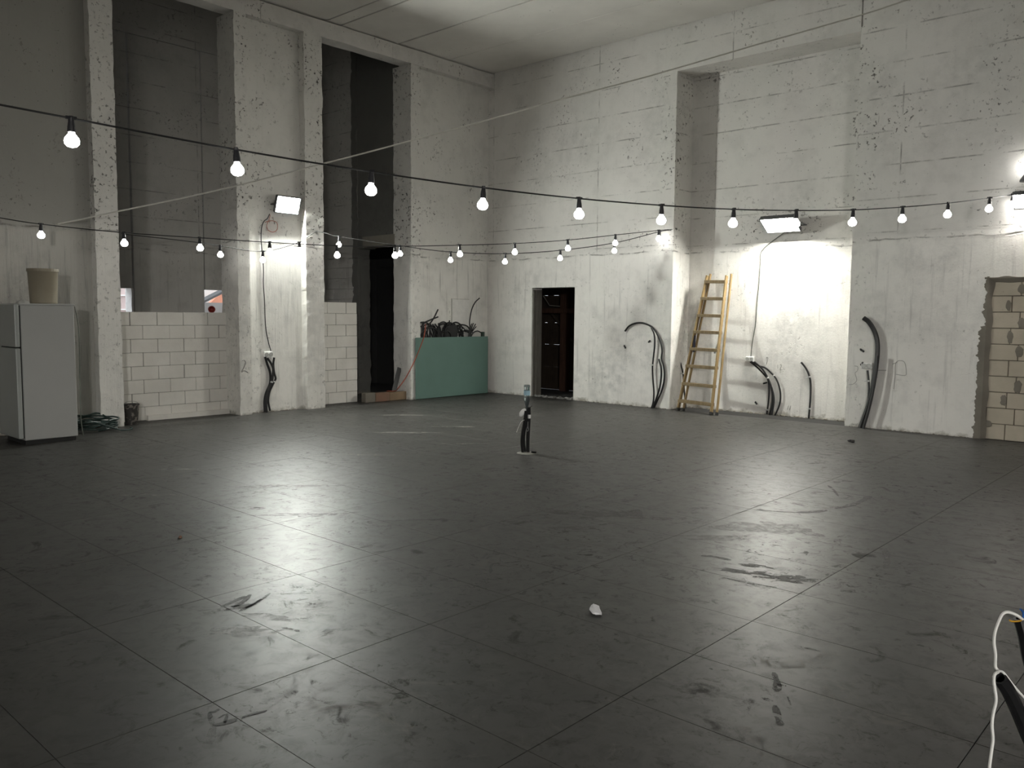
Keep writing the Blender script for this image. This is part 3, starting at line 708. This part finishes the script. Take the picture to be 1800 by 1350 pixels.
# far string b: along the left wall, over a hook on the pilaster, then to the niche corner
Lw = lambda x, y: on_left(x, y, 0.09)
A3, B3 = (0.03, -4.25), (4.13, -0.05)
S3 = lambda x, y: on_vertical(x, y, A3, B3)
ta = [Lw(x, y) for x, y in ((387, 432), (462, 442), (526, 426))]
tb = [S3(x, y) for x, y in ((596, 416), (703, 432), (792, 443), (888, 446), (985, 440), (1080, 427), (1160, 407))]
hook = on_left(557, 406, 0.02)
path = [on_left(214, 411, 0.01), Lw(330, 424)]+ta+[ta[-1].lerp(hook, .5), ta[-1].lerp(hook, .93), hook, hook.lerp(tb[0], .07), hook.lerp(tb[0], .5)]+tb+[Vector((4.18, 0.0, 3.06))]
festoon('far festoon string hooked up on the pilaster, dipping on both sides', ta+tb, path)
# pale rope
ra, rb = on_left(102, 394, -0.14), on_right(1700, -28, 0.0)
S4 = lambda x, y: on_vertical(x, y, (ra.x, ra.y), (rb.x, rb.y))
tag(obj('rope', tube([ra, S4(205, 372), S4(380, 335), S4(565, 288.5), S4(690, 256), S4(900, 199), S4(980, 176), S4(1140, 134), S4(1318, 82), S4(1512, 27), S4(1592, 1), rb], 0.0105, 6, k=3), ROPE), 'thin pale rope stretched slantwise up across the hall', 'rope')
tag(obj('hook', tube([on_right(838, 166, -0.0), on_right(838, 166, -0.06), on_right(838.5, 178, -0.07), on_right(835, 178.5, -0.09), on_right(833.5, 174, -0.09)], 0.008, 6), STEEL), 'small bent metal hook in the far corner under the beam end', 'hook')

# ------------------------------------------------------------------ outlets and conduits on the walls
def outlet(label, c, axis, wid=0.17, hgt=0.09, n=2):
    t = thing('wall_outlet', label, 'socket', c)
    def put(bm):
        R = Matrix.Translation(c) @ (Matrix() if axis == 'y' else Matrix.Rotation(math.radians(90), 4, 'Z'))
        bmesh.ops.transform(bm, matrix=R, verts=bm.verts); return bm
    f = obj('faceplate', put(box(-wid/2, wid/2, -0.035, 0.0, -hgt/2, hgt/2, bev=0.006)), WHITEP, t)
    for k in range(n):
        x = (k-(n-1)/2)*0.075
        b = lathe([(0.0, 0.004), (0.026, 0.004), (0.030, 0.0), (0.034, 0.0), (0.034, 0.008)], 14, Matrix.Translation((x, -0.036, 0)) @ Matrix.Rotation(math.radians(90), 4, 'X'))
        obj('socket_ring', put(b), HOLEM, f)
    return t
outlet('white double outlet beside the thick black conduit on the right wall', on_right(1524.5, 643, 0.0), 'y', 0.16, 0.085)
outlet('white double outlet at the top of the conduit bunch in the niche', on_right(1319, 631, ND), 'y', 0.14, 0.085)
outlet('white outlet box above the tied conduits on the pier', on_left(470, 623, -0.15), 'x', 0.15, 0.10)

def conduit(label, pts, plane, r=0.016, ties=(), tip=None, hollow=0.6, group=None, k=6, root=None, mat=BLACKP):
    P = [plane(*p) if not isinstance(p, Vector) else p for p in pts]
    if root is not None: P.append(root)
    sp = smooth_path(P, k)
    o = tag(obj('conduit', add_tube(B_(), sp, r, 8, hollow=hollow), mat, smooth=False), label, 'conduit', group)
    for q in ties:
        i = min(range(len(sp)), key=lambda a: (sp[a]-plane(*q)).length); i = max(1, min(len(sp)-2, i))
        d = (sp[i+1]-sp[i-1]).normalized()
        bm = add_tube(B_(), [sp[i]-d*.012, sp[i]+d*.012], r*1.18, 8)
        s = d.cross(Vector((0, -1, 0)) if abs(d.y) < .9 else Vector((1, 0, 0))).normalized()
        add_tube(bm, [sp[i], sp[i]+s*0.06], 0.006, 5)
        obj('cable_tie', bm, TIEW, o)
    return o
g = lambda off: (lambda px, py: on_right(px, py, -off))
# left of the niche
conduit('long black conduit arching over to the left, left of the niche', [(1098.5, 582), (1106, 573), (1118, 568), (1131, 568), (1146, 575), (1156, 588), (1162, 604), (1164, 617), (1163, 630), (1166, 641), (1168, 655), (1167, 672), (1162, 690), (1155, 705), (1148, 720)], g(0.03))
conduit('slender black conduit joined under the arching one at its bend', [(1145, 576), (1150, 588), (1151, 605), (1149, 625), (1147, 645), (1148, 670), (1149.5, 690), (1148, 708), (1144, 720)], g(0.055), ties=[(1147.5, 643)], r=0.014)
conduit('short black conduit between the two tall ones beside the niche', [(1158, 631), (1162, 645), (1162.5, 660), (1160, 680), (1155, 697), (1149, 712), (1146, 720)], g(0.06))
# behind the ladder
conduit('short black conduit poking up left of the ladder', [(1195, 633.5), (1198, 645), (1201, 660), (1203, 690), (1206, 722)], g(-0.35), r=0.014, ties=[(1199.5, 656)])
# niche bunch
nb = lambda off: (lambda px, py: on_right(px, py, ND-off))
conduit('leftmost black conduit of the bunch in the niche, bending in at the top', [(1319, 636), (1330, 645), (1342, 657), (1350, 668), (1352, 685), (1351, 705), (1348, 728)], nb(0.03), ties=[(1348.5, 719)], r=0.014)
conduit('second black conduit of the niche bunch, ending under the outlet', [(1320, 635.5), (1334, 643), (1345, 656), (1354, 675), (1358, 692), (1357, 712), (1353, 730)], nb(0.05), r=0.014)
conduit('third black conduit of the niche bunch, crossing the others', [(1326, 636), (1337, 645), (1346, 657), (1353, 672), (1359, 690), (1360.5, 705), (1357, 729)], nb(0.075), r=0.014, ties=[(1350, 665)])
conduit('outermost black conduit of the niche bunch, bowed wide to the right', [(1327, 636), (1334, 643), (1345, 646.5), (1355, 655), (1365, 667), (1371, 685), (1372, 700), (1369, 715), (1362, 731)], nb(0.04), r=0.014, ties=[(1360, 661)])
conduit('single black conduit standing alone right of the niche bunch', [(1408.5, 637), (1415, 645), (1421, 656), (1424.5, 670), (1425, 690), (1424, 710), (1421.5, 736)], nb(0.03), r=0.016, ties=[(1423, 661.5), (1423.5, 719)])
# right of the niche
conduit('thickest black conduit curving up on the right wall, top bent left', [(1518, 559), (1527, 566), (1536, 580), (1541.5, 597), (1542.5, 615), (1540.5, 640), (1536, 670), (1531, 695), (1524, 720), (1516, 742), (1512, 754)], g(0.04), r=0.034, hollow=0.75)
conduit('black conduit hugging the thick one on its right side', [(1541, 625), (1540.5, 645), (1537, 672), (1532, 700), (1525, 728), (1519, 748), (1517.5, 755)], g(0.10), r=0.020)
conduit('thin black conduit rising to the white outlet on the right wall', [(1525, 651), (1526.5, 665), (1527.5, 680), (1526.5, 700), (1523, 718), (1516, 738), (1511, 753)], g(0.045), r=0.015, ties=[(1527.3, 669)])
# pier between the openings
pl = lambda off: (lambda px, py: on_left(px, py, -0.15+off))
conduit('left black conduit of the tied trio on the pier', [(466, 627), (470, 641), (474, 652), (475.5, 664), (474, 676), (468, 690), (465, 705), (465.5, 724)], pl(0.03), r=0.019)
conduit('middle black conduit of the tied trio on the pier', [(470, 630), (476, 638), (480, 648), (479.5, 660), (477, 674), (471, 688), (468, 705), (469, 725)], pl(0.07), r=0.019, ties=[(475.5, 671.5)])
conduit('right black conduit of the tied trio on the pier, kinked at the tie', [(482, 628.5), (480.5, 640), (482, 655), (484.5, 665), (482, 671), (478, 679), (473.5, 690), (471.5, 705), (474.5, 722)], pl(0.05), r=0.017, ties=[(482.5, 671)])
def stub(label, px, py, ang, plane, ln=0.075):
    c = plane(px, py); d = Vector((math.cos(ang), 0, math.sin(ang)))*ln*.5
    o = tag(obj('conduit_stub', add_tube(B_(), [c-d+Vector((0, .05, 0)), c-d*.3, c+d*.4, c+d+Vector((0, -.015, 0))], 0.015, 8, hollow=.6), BLACKP), label, 'conduit stub'); return o
stub('black conduit stub in the wall under the arched conduit tip', 1098, 609, -0.8, g(0.01))
stub('black conduit stub in the wall below the arch', 1141, 600.5, 0.5, g(0.01), 0.06)
stub('upper black conduit stub left of the thick conduit', 1514.5, 615.5, -0.5, g(0.02), 0.08)
stub('black conduit stub at the outlet corner on the right wall', 1514.5, 640, 0.8, g(0.02), 0.06)
stub('bent black stub touching the niche conduit bunch', 1344, 673.5, 0.3, nb(0.02), 0.09)
stub('black stub low in the niche left of the conduit bunch', 1328.5, 708, -0.6, nb(0.02), 0.06)

# flush cupboard cover over the green board
a = on_left(795, 527, -0.15); b = on_left(824, 592, -0.15)
t = thing('meter_cupboard', 'flush grey-white cover plate in the wall above the green board', 'cupboard', ((a.x, (a.y+b.y)/2, b.z)))
obj('cover', bevel(box(-0.155, -0.142, a.y, b.y, b.z, a.z), 0.003), plain('painted_cover', (0.70, 0.69, 0.665), 0.6), t)
obj('frame_strip', box(-0.155, -0.136, a.y-0.03, a.y-0.012, b.z, a.z+.02), LIMEB, t); obj('frame_strip', box(-0.155, -0.138, a.y-.03, b.y, a.z+0.012, a.z+0.024), LIMEB, t)

# ------------------------------------------------------------------ green board, conduit heap
gb = thing('gypsum_board', 'green plasterboard sheet standing on edge in front of the conduit heap', 'board', (0.03, -1.16, 0))
obj('sheet', bevel(box(0.036, 0.0485, -2.13, -0.19, 0.012, 1.165), 0.002), GREEN, gb)
obj('backing_sheet', bevel(box(0.022, 0.035, -2.10, -0.17, 0.0, 1.12), 0.002), GREEND, gb, label='second darker sheet just behind')
tag(obj('post', bevel(box(-0.05, -0.005, -0.30, -0.23, 0.0, 1.255), 0.003), GREEND), 'dark green post at the right end of the green board', 'post')
rng = random.Random(5)
GL = 'black conduit in the tangled heap behind the green board'
for i in range(46):
    y = rng.uniform(-1.90, -0.75); x = rng.uniform(-0.12, -0.02); zt = rng.uniform(1.25, 1.46) - 0.12*max(0, (y+1.2))
    ln = rng.uniform(0.10, 0.5)*rng.choice((-1, 1, 1)); y2 = max(-1.96, min(-0.5, y+ln)); lean = rng.uniform(-.25, .25)
    x2 = rng.uniform(-0.12, -0.03)
    if i % 3: pts = [(x, y-lean, 0.0), (x, y-lean*.4, 0.7), (x, y, zt-.12), (x, y+ln*.25, zt), (x2, y+ln*.7, zt-.02), (x2, y2, zt-rng.uniform(.05, .25))]
    else: pts = [(x, y-lean, 0.0), (x, y-lean*.5, 0.7), (x, y, zt-.2), (x2, y+rng.uniform(-.12, .12), zt+rng.uniform(-.02, .04))]
    o = tag(obj('conduit', add_tube(B_(), smooth_path(pts, 4), rng.choice((.012, .014, .016)), 6), BLACKP), GL, 'conduit', 'conduits heaped behind the green board')
hp = lambda px, py: on_left(px, py, -0.05)
tag(obj('conduit', tube([Vector((-.05, -1.0, 0)), hp(824, 590), hp(825.5, 565), hp(829, 545), hp(835, 532), hp(843, 524)], 0.012, 7), BLACKP), 'tallest black conduit of the heap, arching up to the right alone', 'conduit')
tag(obj('conduit', tube([Vector((-.05, -1.7, 0)), hp(748, 590), hp(752, 575), hp(762, 560), hp(770, 544)], 0.014, 7), BLACKP), 'black conduit sticking up highest at the left of the heap', 'conduit')
tag(obj('conduit', tube([Vector((-.07, -1.8, 0)), hp(742, 588), hp(744, 570), hp(755, 563), hp(770, 557)], 0.014, 7), BLACKP), 'black conduit fanning right below the topmost left one', 'conduit')
tag(obj('conduit', tube([hp(827, 594), hp(832, 585), hp(840, 582), hp(848, 587), hp(851, 592)], 0.012, 7), BLACKP), 'low looped black conduit beside the dark green post', 'conduit')
for k, (tx, ty) in enumerate(((829, 569), (832, 568), (836, 569.5), (837, 574))):
    tag(obj('conduit', tube([Vector((-.06+.02*k, -.85+.05*k, 0)), hp(824+k*1.2, 592), hp(826+k*1.6, 582), hp(tx, ty)], 0.011, 6), BLACKP), 'short black conduit in the fan at the right of the heap', 'conduit', 'fan of short conduits')
tag(obj('cardboard_roll', bevel(box(-0.13, -0.03, -1.27, -0.98, 0.9, 1.385), 0.01), plain('black_sheet_roll', (0.014, 0.014, 0.014), 0.6)), 'black folded sheet standing upright in the conduit heap', 'sheet')

# red cable over the board
f_ = lambda px, py: on_left(px, py, 0.055)
tag(obj('cable', tube([Vector((-0.35, -2.50, 0.16)), Vector((-0.20, -2.42, 0.17)), on_left(700, 682, 0.02), on_left(712, 666, 0.03), f_(722, 648), f_(732, 627), f_(740, 607), f_(744.5, 595), on_left(747, 582, 0.02), on_left(748, 570, -0.02)], 0.009, 6), REDC), 'thin red cable running from the bricks up over the green board', 'cable')

# bricks across the passage, leaning bar
for k, (a, b, lab) in enumerate(((-3.12, -2.89, 'leftmost clay brick across the foot of the dark passage'), (-2.885, -2.56, 'reddest middle clay brick across the dark passage'), (-2.555, -2.16, 'longest clay brick by the pier at the dark passage'))):
    tag(obj('brick', bevel(box(-0.26, -0.14, a-.04, b-.04 if k < 2 else b, 0.0, 0.175-0.01*k), 0.008), (MORTAR, BRICK, BRICK)[k] if k != 2 else block_mat('tan_brick', (0.27, 0.20, 0.13), (0.2, 0.14, 0.09))), lab, 'brick')
tag(obj('bar', bevel(box(-0.01, 0.01, -0.05, 0.05, 0.0, 0.62, mat4=Matrix.Translation((-0.30, -2.42, 0.0)) @ Matrix.Rotation(math.radians(-18), 4, 'X')), 0.003), GALV), 'flat grey bar leaning on the pier in the dark passage', 'bar')

# ------------------------------------------------------------------ ladder
ld = thing('ladder', 'folded wooden stepladder leaning in the niche', 'ladder', (4.85, -0.15, 0))
bl, br = Vector((4.445, -0.085, 0.0)), Vector((5.165, -0.250, 0.0))
tl, tr = Vector((4.655, 0.42, 2.30)), Vector((5.015, 0.42, 2.29))
def rail(a, b, wid, dep, name='rail', mat=LADDER, pad=True):
    d = (b-a).normalized(); s = Vector((1, 0, 0)); s = (s-d*s.dot(d)).normalized(); f = d.cross(s)
    bm = B_(); R = Matrix((s, f, d)).transposed().to_4x4(); R.translation = a
    add_box(bm, -wid/2, wid/2, -dep/2, dep/2, 0.0, (b-a).length, mat4=R); bevel(bm, 0.004)
    o = obj(name, bm, mat, ld)
    if pad:
        bm = B_(); add_box(bm, -wid*.6, wid*.6, -dep*.58, dep*.58, 0.0, 0.05, mat4=R); obj('foot', bm, GASKET, o, label='dark rubber foot')
    return o
rail(bl, tl, 0.030, 0.065); rail(br, tr, 0.030, 0.065)
off = Vector((0.085, 0.030, 0)); offt = Vector((0.045, 0.065, 0.03))
rail(bl+off, tl+offt+Vector((-.02, 0, 0)), 0.026, 0.045, 'rear_rail'); rail(br+off, tr+offt+Vector((.01, 0, 0)), 0.026, 0.045, 'rear_rail')
zs = [on_right(1222, q, 0.15).z for q in (704, 674, 643, 613, 583, 554, 524, 494)]
for k, z in enumerate(zs):
    t = (z-0.0)/2.30
    a = bl.lerp(tl, t); b = br.lerp(tr, t)
    d = (b-a).normalized(); s = Vector((-d.y, d.x, 0)).normalized()
    R = Matrix((d, s, Vector((0, 0, 1)))).transposed().to_4x4(); R.translation = (a+b)/2
    L = (b-a).length/2+0.012
    bm = B_(); add_box(bm, -L, L, -0.048, 0.045, -0.030, 0.022, mat4=R); bevel(bm, 0.004); obj('step', bm, STEPW, ld)
a = on_right(1224, 590, 0.24); b = on_right(1222, 618, 0.16)
bm = B_(); add_tube(bm, [a+Vector((0, -.05, 0)), b+Vector((0, -.05, 0))], 0.022, 4); obj('strap', bm, STRAP, ld)
a = on_right(1262, 604, 0.14); b = on_right(1256, 621, 0.08)
obj('hinge', tube([a, (a+b)/2+Vector((-.01, 0, -.02)), b], 0.014, 6), STEEL, ld)

# ------------------------------------------------------------------ fridge corner
fr = thing('refrigerator', 'old white two-door fridge by the left wall with a beige pail on top', 'fridge', (0.54, -8.75, 0))
FX0, FX1, FY0, FY1, FZ = 0.20, 0.885, -9.03, -8.43, 1.69
obj('cabinet', bevel(box(FX0, FX1, FY0, FY1, 0.05, FZ-0.02), 0.008), FRIDGE, fr)
obj('top_plate', bevel(box(FX0-.004, FX1+0.004, FY0-.01, FY1+0.015, FZ-0.022, FZ), 0.006), FRIDGE, fr)
zsp = 1.165
obj('gasket', box(FX0+.01, FX1-.006, FY0-0.014, FY0, 0.08, FZ-.025), GASKET, fr)
for a, b in ((0.075, zsp-.006), (zsp+.006, FZ-.01)):
    d = obj('door', bevel(box(FX0, FX1, FY0-0.065, FY0-0.012, a, b), 0.010, 2), FRIDGED, fr)
    obj('handle', bevel(box(FX0+.03, FX0+.06, FY0-0.095, FY0-.06, (b-.35 if b < 1.3 else a+.05), (b-.05 if b < 1.3 else a+.3)), 0.006), WHITEP, d)
obj('plinth', box(FX0+.02, FX1-.02, FY0+.01, FY1-.02, 0.0, 0.06), GASKET, fr)
pc = on_left(86, 531, 0.55)
pail = thing('pail', 'beige tapered plastic pail standing on the fridge', 'bucket', (pc.x, pc.y, FZ))
PT = Matrix.Translation((0.56, -8.66, FZ))
obj('body', lathe([(0.0, 0.0), (0.148, 0.0), (0.152, 0.02), (0.168, 0.40), (0.174, 0.405), (0.174, 0.425), (0.166, 0.425), (0.145, 0.03), (0.0, 0.02)], 28, PT), PAIL, pail, smooth=True)
obj('rim', lathe([(0.168, 0.395), (0.178, 0.395), (0.178, 0.43), (0.166, 0.43)], 28, PT), PAIL, pail)
tag(obj('rag', lathe([(0.0, 0.0), (0.06, 0.0), (0.05, 0.025), (0.02, 0.045), (0.0, 0.05)], 7, Matrix.Translation((0.68, -8.93, FZ)) @ Matrix.Scale(1.4, 4, (0, 1, 0))), plain('pale_rag', (0.42, 0.42, 0.40), 0.9)), 'small pale crumpled rag on the fridge top before the pail', 'rag')
tag(obj('cable', tube([Vector((FX1+.002, FY1+.01, 1.66)), Vector((0.9, -8.39, 1.4)), Vector((0.87, -8.38, 0.9)), Vector((0.80, -8.36, 0.3)), Vector((0.7, -8.3, 0.01))], 0.006, 6), GREYCABLE), 'thin grey lead hanging down behind the fridge', 'cable')
bm = B_(); hc = Vector((0.16, -7.98, 0.0)); pts = []
for i in range(150):
    a = i/150*2*math.pi*7; rr = 0.25+0.03*math.sin(i*1.7)+0.02*math.sin(a*.37)
    pts.append(hc+Vector((0.75*rr*math.cos(a)+.02*math.sin(i), 1.15*rr*math.sin(a), 0.015+0.018*(i/150*7)+0.02*abs(math.sin(i*.9)) - 0.22*min(0, rr*math.cos(a)) )))
pts += [hc+Vector((0.3, 0.25, 0.012)), hc+Vector((0.25, 0.42, 0.012)), hc+Vector((0.1, 0.46, 0.012))]
tag(obj('hose', add_tube(bm, smooth_path(pts, 2), 0.011, 6), HOSE), 'coiled dark green hose on the floor behind the fridge', 'hose')
bk = thing('bucket', 'small paint-spattered black bucket beside the first pilaster', 'bucket', (-0.14, -7.33, 0))
PT = Matrix.Translation((-0.14, -7.33, 0))
obj('body', lathe([(0.0, 0.0), (0.082, 0.0), (0.105, 0.27), (0.112, 0.275), (0.112, 0.29), (0.100, 0.29), (0.078, 0.02), (0.0, 0.02)], 20, PT), DBUCKET, bk)
obj('handle', tube([Vector((-0.14, -7.33, 0.27))+Vector((0.0, 0.112*math.cos(a), 0.06*math.sin(a))) for a in [math.pi*k/8 for k in range(9)]], 0.004, 5, k=2), STEEL, bk)
pc = on_left(372.5, 556.5, -0.50); pc.z = 1.6
obj_pot = thing('pot', 'dark red round pot lying on top of the block wall', 'pot', (pc.x, pc.y, 1.6))
PT = Matrix.Translation((pc.x, pc.y, 1.65)) @ Matrix.Rotation(math.radians(90), 4, 'Y') @ Matrix.Rotation(0.5, 4, 'X')
obj('body', lathe([(0.0, -0.07), (0.035, -0.07), (0.048, -0.03), (0.05, 0.05), (0.055, 0.055), (0.055, 0.07), (0.042, 0.07), (0.038, 0.0), (0.0, -0.01)], 18, PT), REDPOT, obj_pot, smooth=True)

# ------------------------------------------------------------------ conduits in the middle of the floor, with bottle
F0 = on_floor(923, 796); depth = (F0-CAM).dot(FWD)
nrm = Vector((FWD.x, FWD.y, 0)).normalized()
def mid(px, py, off=0.0):
    d = ray(px, py); n_ = nrm; t = (F0-CAM+nrm*off).dot(n_)/d.dot(n_); return CAM+d*t
conduit('left black conduit of the upright group in mid floor', [(924, 722), (923, 733), (921, 745), (918, 762), (917, 778), (919, 796.5)], lambda x, y: mid(x, y), r=0.017)
conduit('bowed black conduit second from left in mid floor', [(926, 716), (925, 735), (923, 750), (920.5, 765), (920.5, 780), (923.5, 796.5)], lambda x, y: mid(x, y, 0.03), r=0.017)
conduit('black conduit in mid floor with white tape near its top', [(930.5, 716), (930.5, 735), (929.5, 755), (928.5, 775), (928.5, 796)], lambda x, y: mid(x, y, 0.01), r=0.017)
conduit('rear black conduit of the mid-floor group', [(927.5, 697), (926.5, 715), (927.5, 740), (927, 770), (926.5, 795.5)], lambda x, y: mid(x, y, 0.05), r=0.015)
P = mid(930.5, 732, 0.01)
tape = tag(obj('tape', add_tube(B_(), [P-Vector((0, 0, .022)), P+Vector((0, 0, .022))], 0.0185, 10), WHITEP), 'white tape wrapped around the right mid-floor conduit', 'tape')
P = mid(918.5, 725)
bm = B_(); r = bmesh.ops.create_icosphere(bm, subdivisions=2, radius=1)
Rm = Matrix.Rotation(YAW*-1, 4, 'Z') @ Matrix.Rotation(math.radians(35), 4, 'Y')
for v in r['verts']: v.co = (Rm @ Vector((v.co.x*0.030, v.co.y*0.010, v.co.z*0.058*(1+.15*v.co.x))))+P
tag(obj('tag', bm, WHITEP, smooth=True), 'oval white tag hanging on the mid-floor conduits', 'tag')
tag(obj('clip', tube([mid(928, 741, -.03), mid(927.8, 750, -.03), mid(929, 755, -.03), mid(927, 758, -.03), mid(925.5, 756, -.03), mid(927.5, 750, -.03)], 0.005, 6), STEEL), 'small metal clip dangling between the mid-floor conduits', 'clip')
tag(obj('wire', tube([mid(922, 738, -.02), mid(916, 742, -.03), mid(911, 752, -.04), mid(908, 760, -.04)], 0.003, 5), TIEW), 'loose thin pale wire left of the mid-floor conduits', 'wire')
tag(obj('wire', tube([mid(929, 718, -.02), mid(932, 716, -.02), mid(935.5, 713, -.03)], 0.004, 5), CABLE), 'stiff black wire end under the upturned bottle', 'wire')
bt = mid(926.5, 676.5, 0.02); bz = bt.z
bo = thing('bottle', 'clear bluish plastic bottle upturned on the mid-floor conduits', 'bottle', (bt.x, bt.y, bz-0.30))
PT = Matrix.Translation((bt.x, bt.y, bz))
prof = [(0.0, -0.012), (0.022, -0.004), (0.032, 0.0), (0.037, -0.010), (0.036, -0.045), (0.033, -0.055), (0.036, -0.065), (0.036, -0.12), (0.033, -0.13), (0.036, -0.14), (0.034, -0.17), (0.022, -0.23), (0.014, -0.255), (0.014, -0.285)]
obj('body', lathe(prof, 20, PT), CLEAR, bo, smooth=True)
obj('label_band', lathe([(0.0367, -0.066), (0.0372, -0.07), (0.0372, -0.116), (0.0367, -0.12)], 20, PT), BLUEL, bo, label='pale blue label band')
tag(obj('plaster_patch', lathe([(0.0, 0.008), (0.05, 0.007), (0.10, 0.002), (0.12, 0.0)], 14, Matrix.Translation(F0+Vector((.02, .01, 0)))), plain('pale_plaster', (0.24, 0.235, 0.21), 0.9)), 'pale plaster patch around the foot of the mid-floor conduits', 'plaster')
c = on_floor(938, 797); tag(obj('conduit_stub', add_tube(B_(), [c+Vector((-.03, .0, .012)), c+Vector((.03, .01, .014))], 0.012, 8, hollow=.6), BLACKP), 'black conduit offcut lying right of the mid-floor conduits', 'conduit stub')

# ------------------------------------------------------------------ litter on the floor
c = on_floor(1047, 1076); bm = B_(); r = bmesh.ops.create_icosphere(bm, subdivisions=2, radius=1)
rp = random.Random(3)
for v in r['verts']:
    q = v.co.copy(); f = 1+0.5*noise.noise(q*1.9+Vector((4, 1, 7)))+0.45*noise.noise(q*4.3)
    v.co = Vector((q.x*0.040*f, q.y*0.030*f, max(-0.016, q.z*0.026*f)+0.016))
for v in bm.verts:
    if v.co.x > 0.02: v.co.x += 0.02; v.co.z *= 0.55
bmesh.ops.rotate(bm, matrix=Matrix.Rotation(-YAW*-1+0.1, 3, 'Z'), verts=bm.verts); bmesh.ops.translate(bm, vec=c, verts=bm.verts)
tag(obj('paper_scrap', bm, PAPER), 'crumpled white paper scrap alone on the dark floor', 'paper')
c = on_floor(1496, 777); bm = B_()
add_box(bm, -0.06, 0.06, -0.02, 0.02, 0, 0.022, mat4=Matrix.Translation(c) @ Matrix.Rotation(-YAW*-1, 4, 'Z')); add_box(bm, -0.02, 0.045, -0.03, 0.01, 0.012, 0.034, mat4=Matrix.Translation(c) @ Matrix.Rotation(0.2, 4, 'Z')); bevel(bm, 0.006)
tag(obj('scrap', bm, BLACKP), 'black plastic scrap on the floor before the right wall', 'scrap')
c = on_floor(317, 946); bm = B_(); bmesh.ops.create_icosphere(bm, subdivisions=1, radius=0.014); bmesh.ops.translate(bm, vec=c+Vector((0, 0, .008)), verts=bm.verts)
tag(obj('pebble', bm, BRICK), 'tiny reddish crumb on the floor at the left', 'crumb')

# ------------------------------------------------------------------ foreground conduits with cord, right edge
def near(px, py, z): return CAM+ray(px, py)*z
base = on_floor(1905, 1395); bz_ = (base-CAM).dot(FWD)
conduit('near black conduit at right edge, tip tied with white cord', [near(1757, 1192, 2.5), near(1772, 1214, 2.52), near(1790, 1252, 2.55), near(1812, 1305, 2.6), near(1845, 1372, 2.66), Vector((base.x-.03, base.y, 0.0))], None, r=0.021, hollow=0.72)
conduit('second near black conduit at right edge with coloured wire ends', [near(1797, 1086, 2.50), near(1806, 1120, 2.5), near(1818, 1180, 2.53), near(1850, 1290, 2.6), Vector((base.x+.04, base.y+.02, 0.0))], None, r=0.026, hollow=0.72)
cord = [near(1722, 1490, 2.49), near(1735, 1400, 2.47)]+[near(x, y, 2.46) for x, y in ((1739, 1352), (1743, 1320), (1745.5, 1300), (1744, 1275), (1746, 1255), (1751, 1232), (1749, 1212), (1747, 1196))]+[near(1749, 1185, 2.46), near(1755, 1180, 2.49), near(1750, 1172, 2.5), near(1750, 1150, 2.49), near(1747.5, 1130, 2.49), near(1749, 1112, 2.49), near(1755, 1094, 2.49), near(1762, 1080, 2.49), near(1770, 1076, 2.49), near(1780, 1078, 2.49), near(1790, 1083, 2.49), near(1799, 1090, 2.48)]
fl = cord[0]; fl.z = max(0.008, fl.z)
co = thing('cord', 'white cord looped from the near conduit tip up to the second conduit', 'cord', fl)
obj('strand', tube(cord, 0.0045, 6, k=5), CORDW, co)
obj('strand', tube([near(1746, 1190, 2.46), near(1751, 1182, 2.47), near(1760, 1180, 2.50), near(1768, 1187, 2.50), near(1780, 1203, 2.51), near(1800, 1226, 2.53), near(1822, 1245, 2.56)], 0.0035, 6, k=5), CORDW, co)
tag(obj('wire', tube([near(1799, 1090, 2.49), near(1788, 1092, 2.47), near(1778, 1092, 2.46), near(1774, 1090, 2.46)], 0.0025, 6), YELW), 'yellow wire end poking from the second near conduit', 'wire')
tag(obj('wire', tube([near(1799, 1088, 2.49), near(1798, 1076, 2.48), near(1794, 1071, 2.47)], 0.003, 6), BLUEW), 'blue wire end poking from the second near conduit', 'wire')
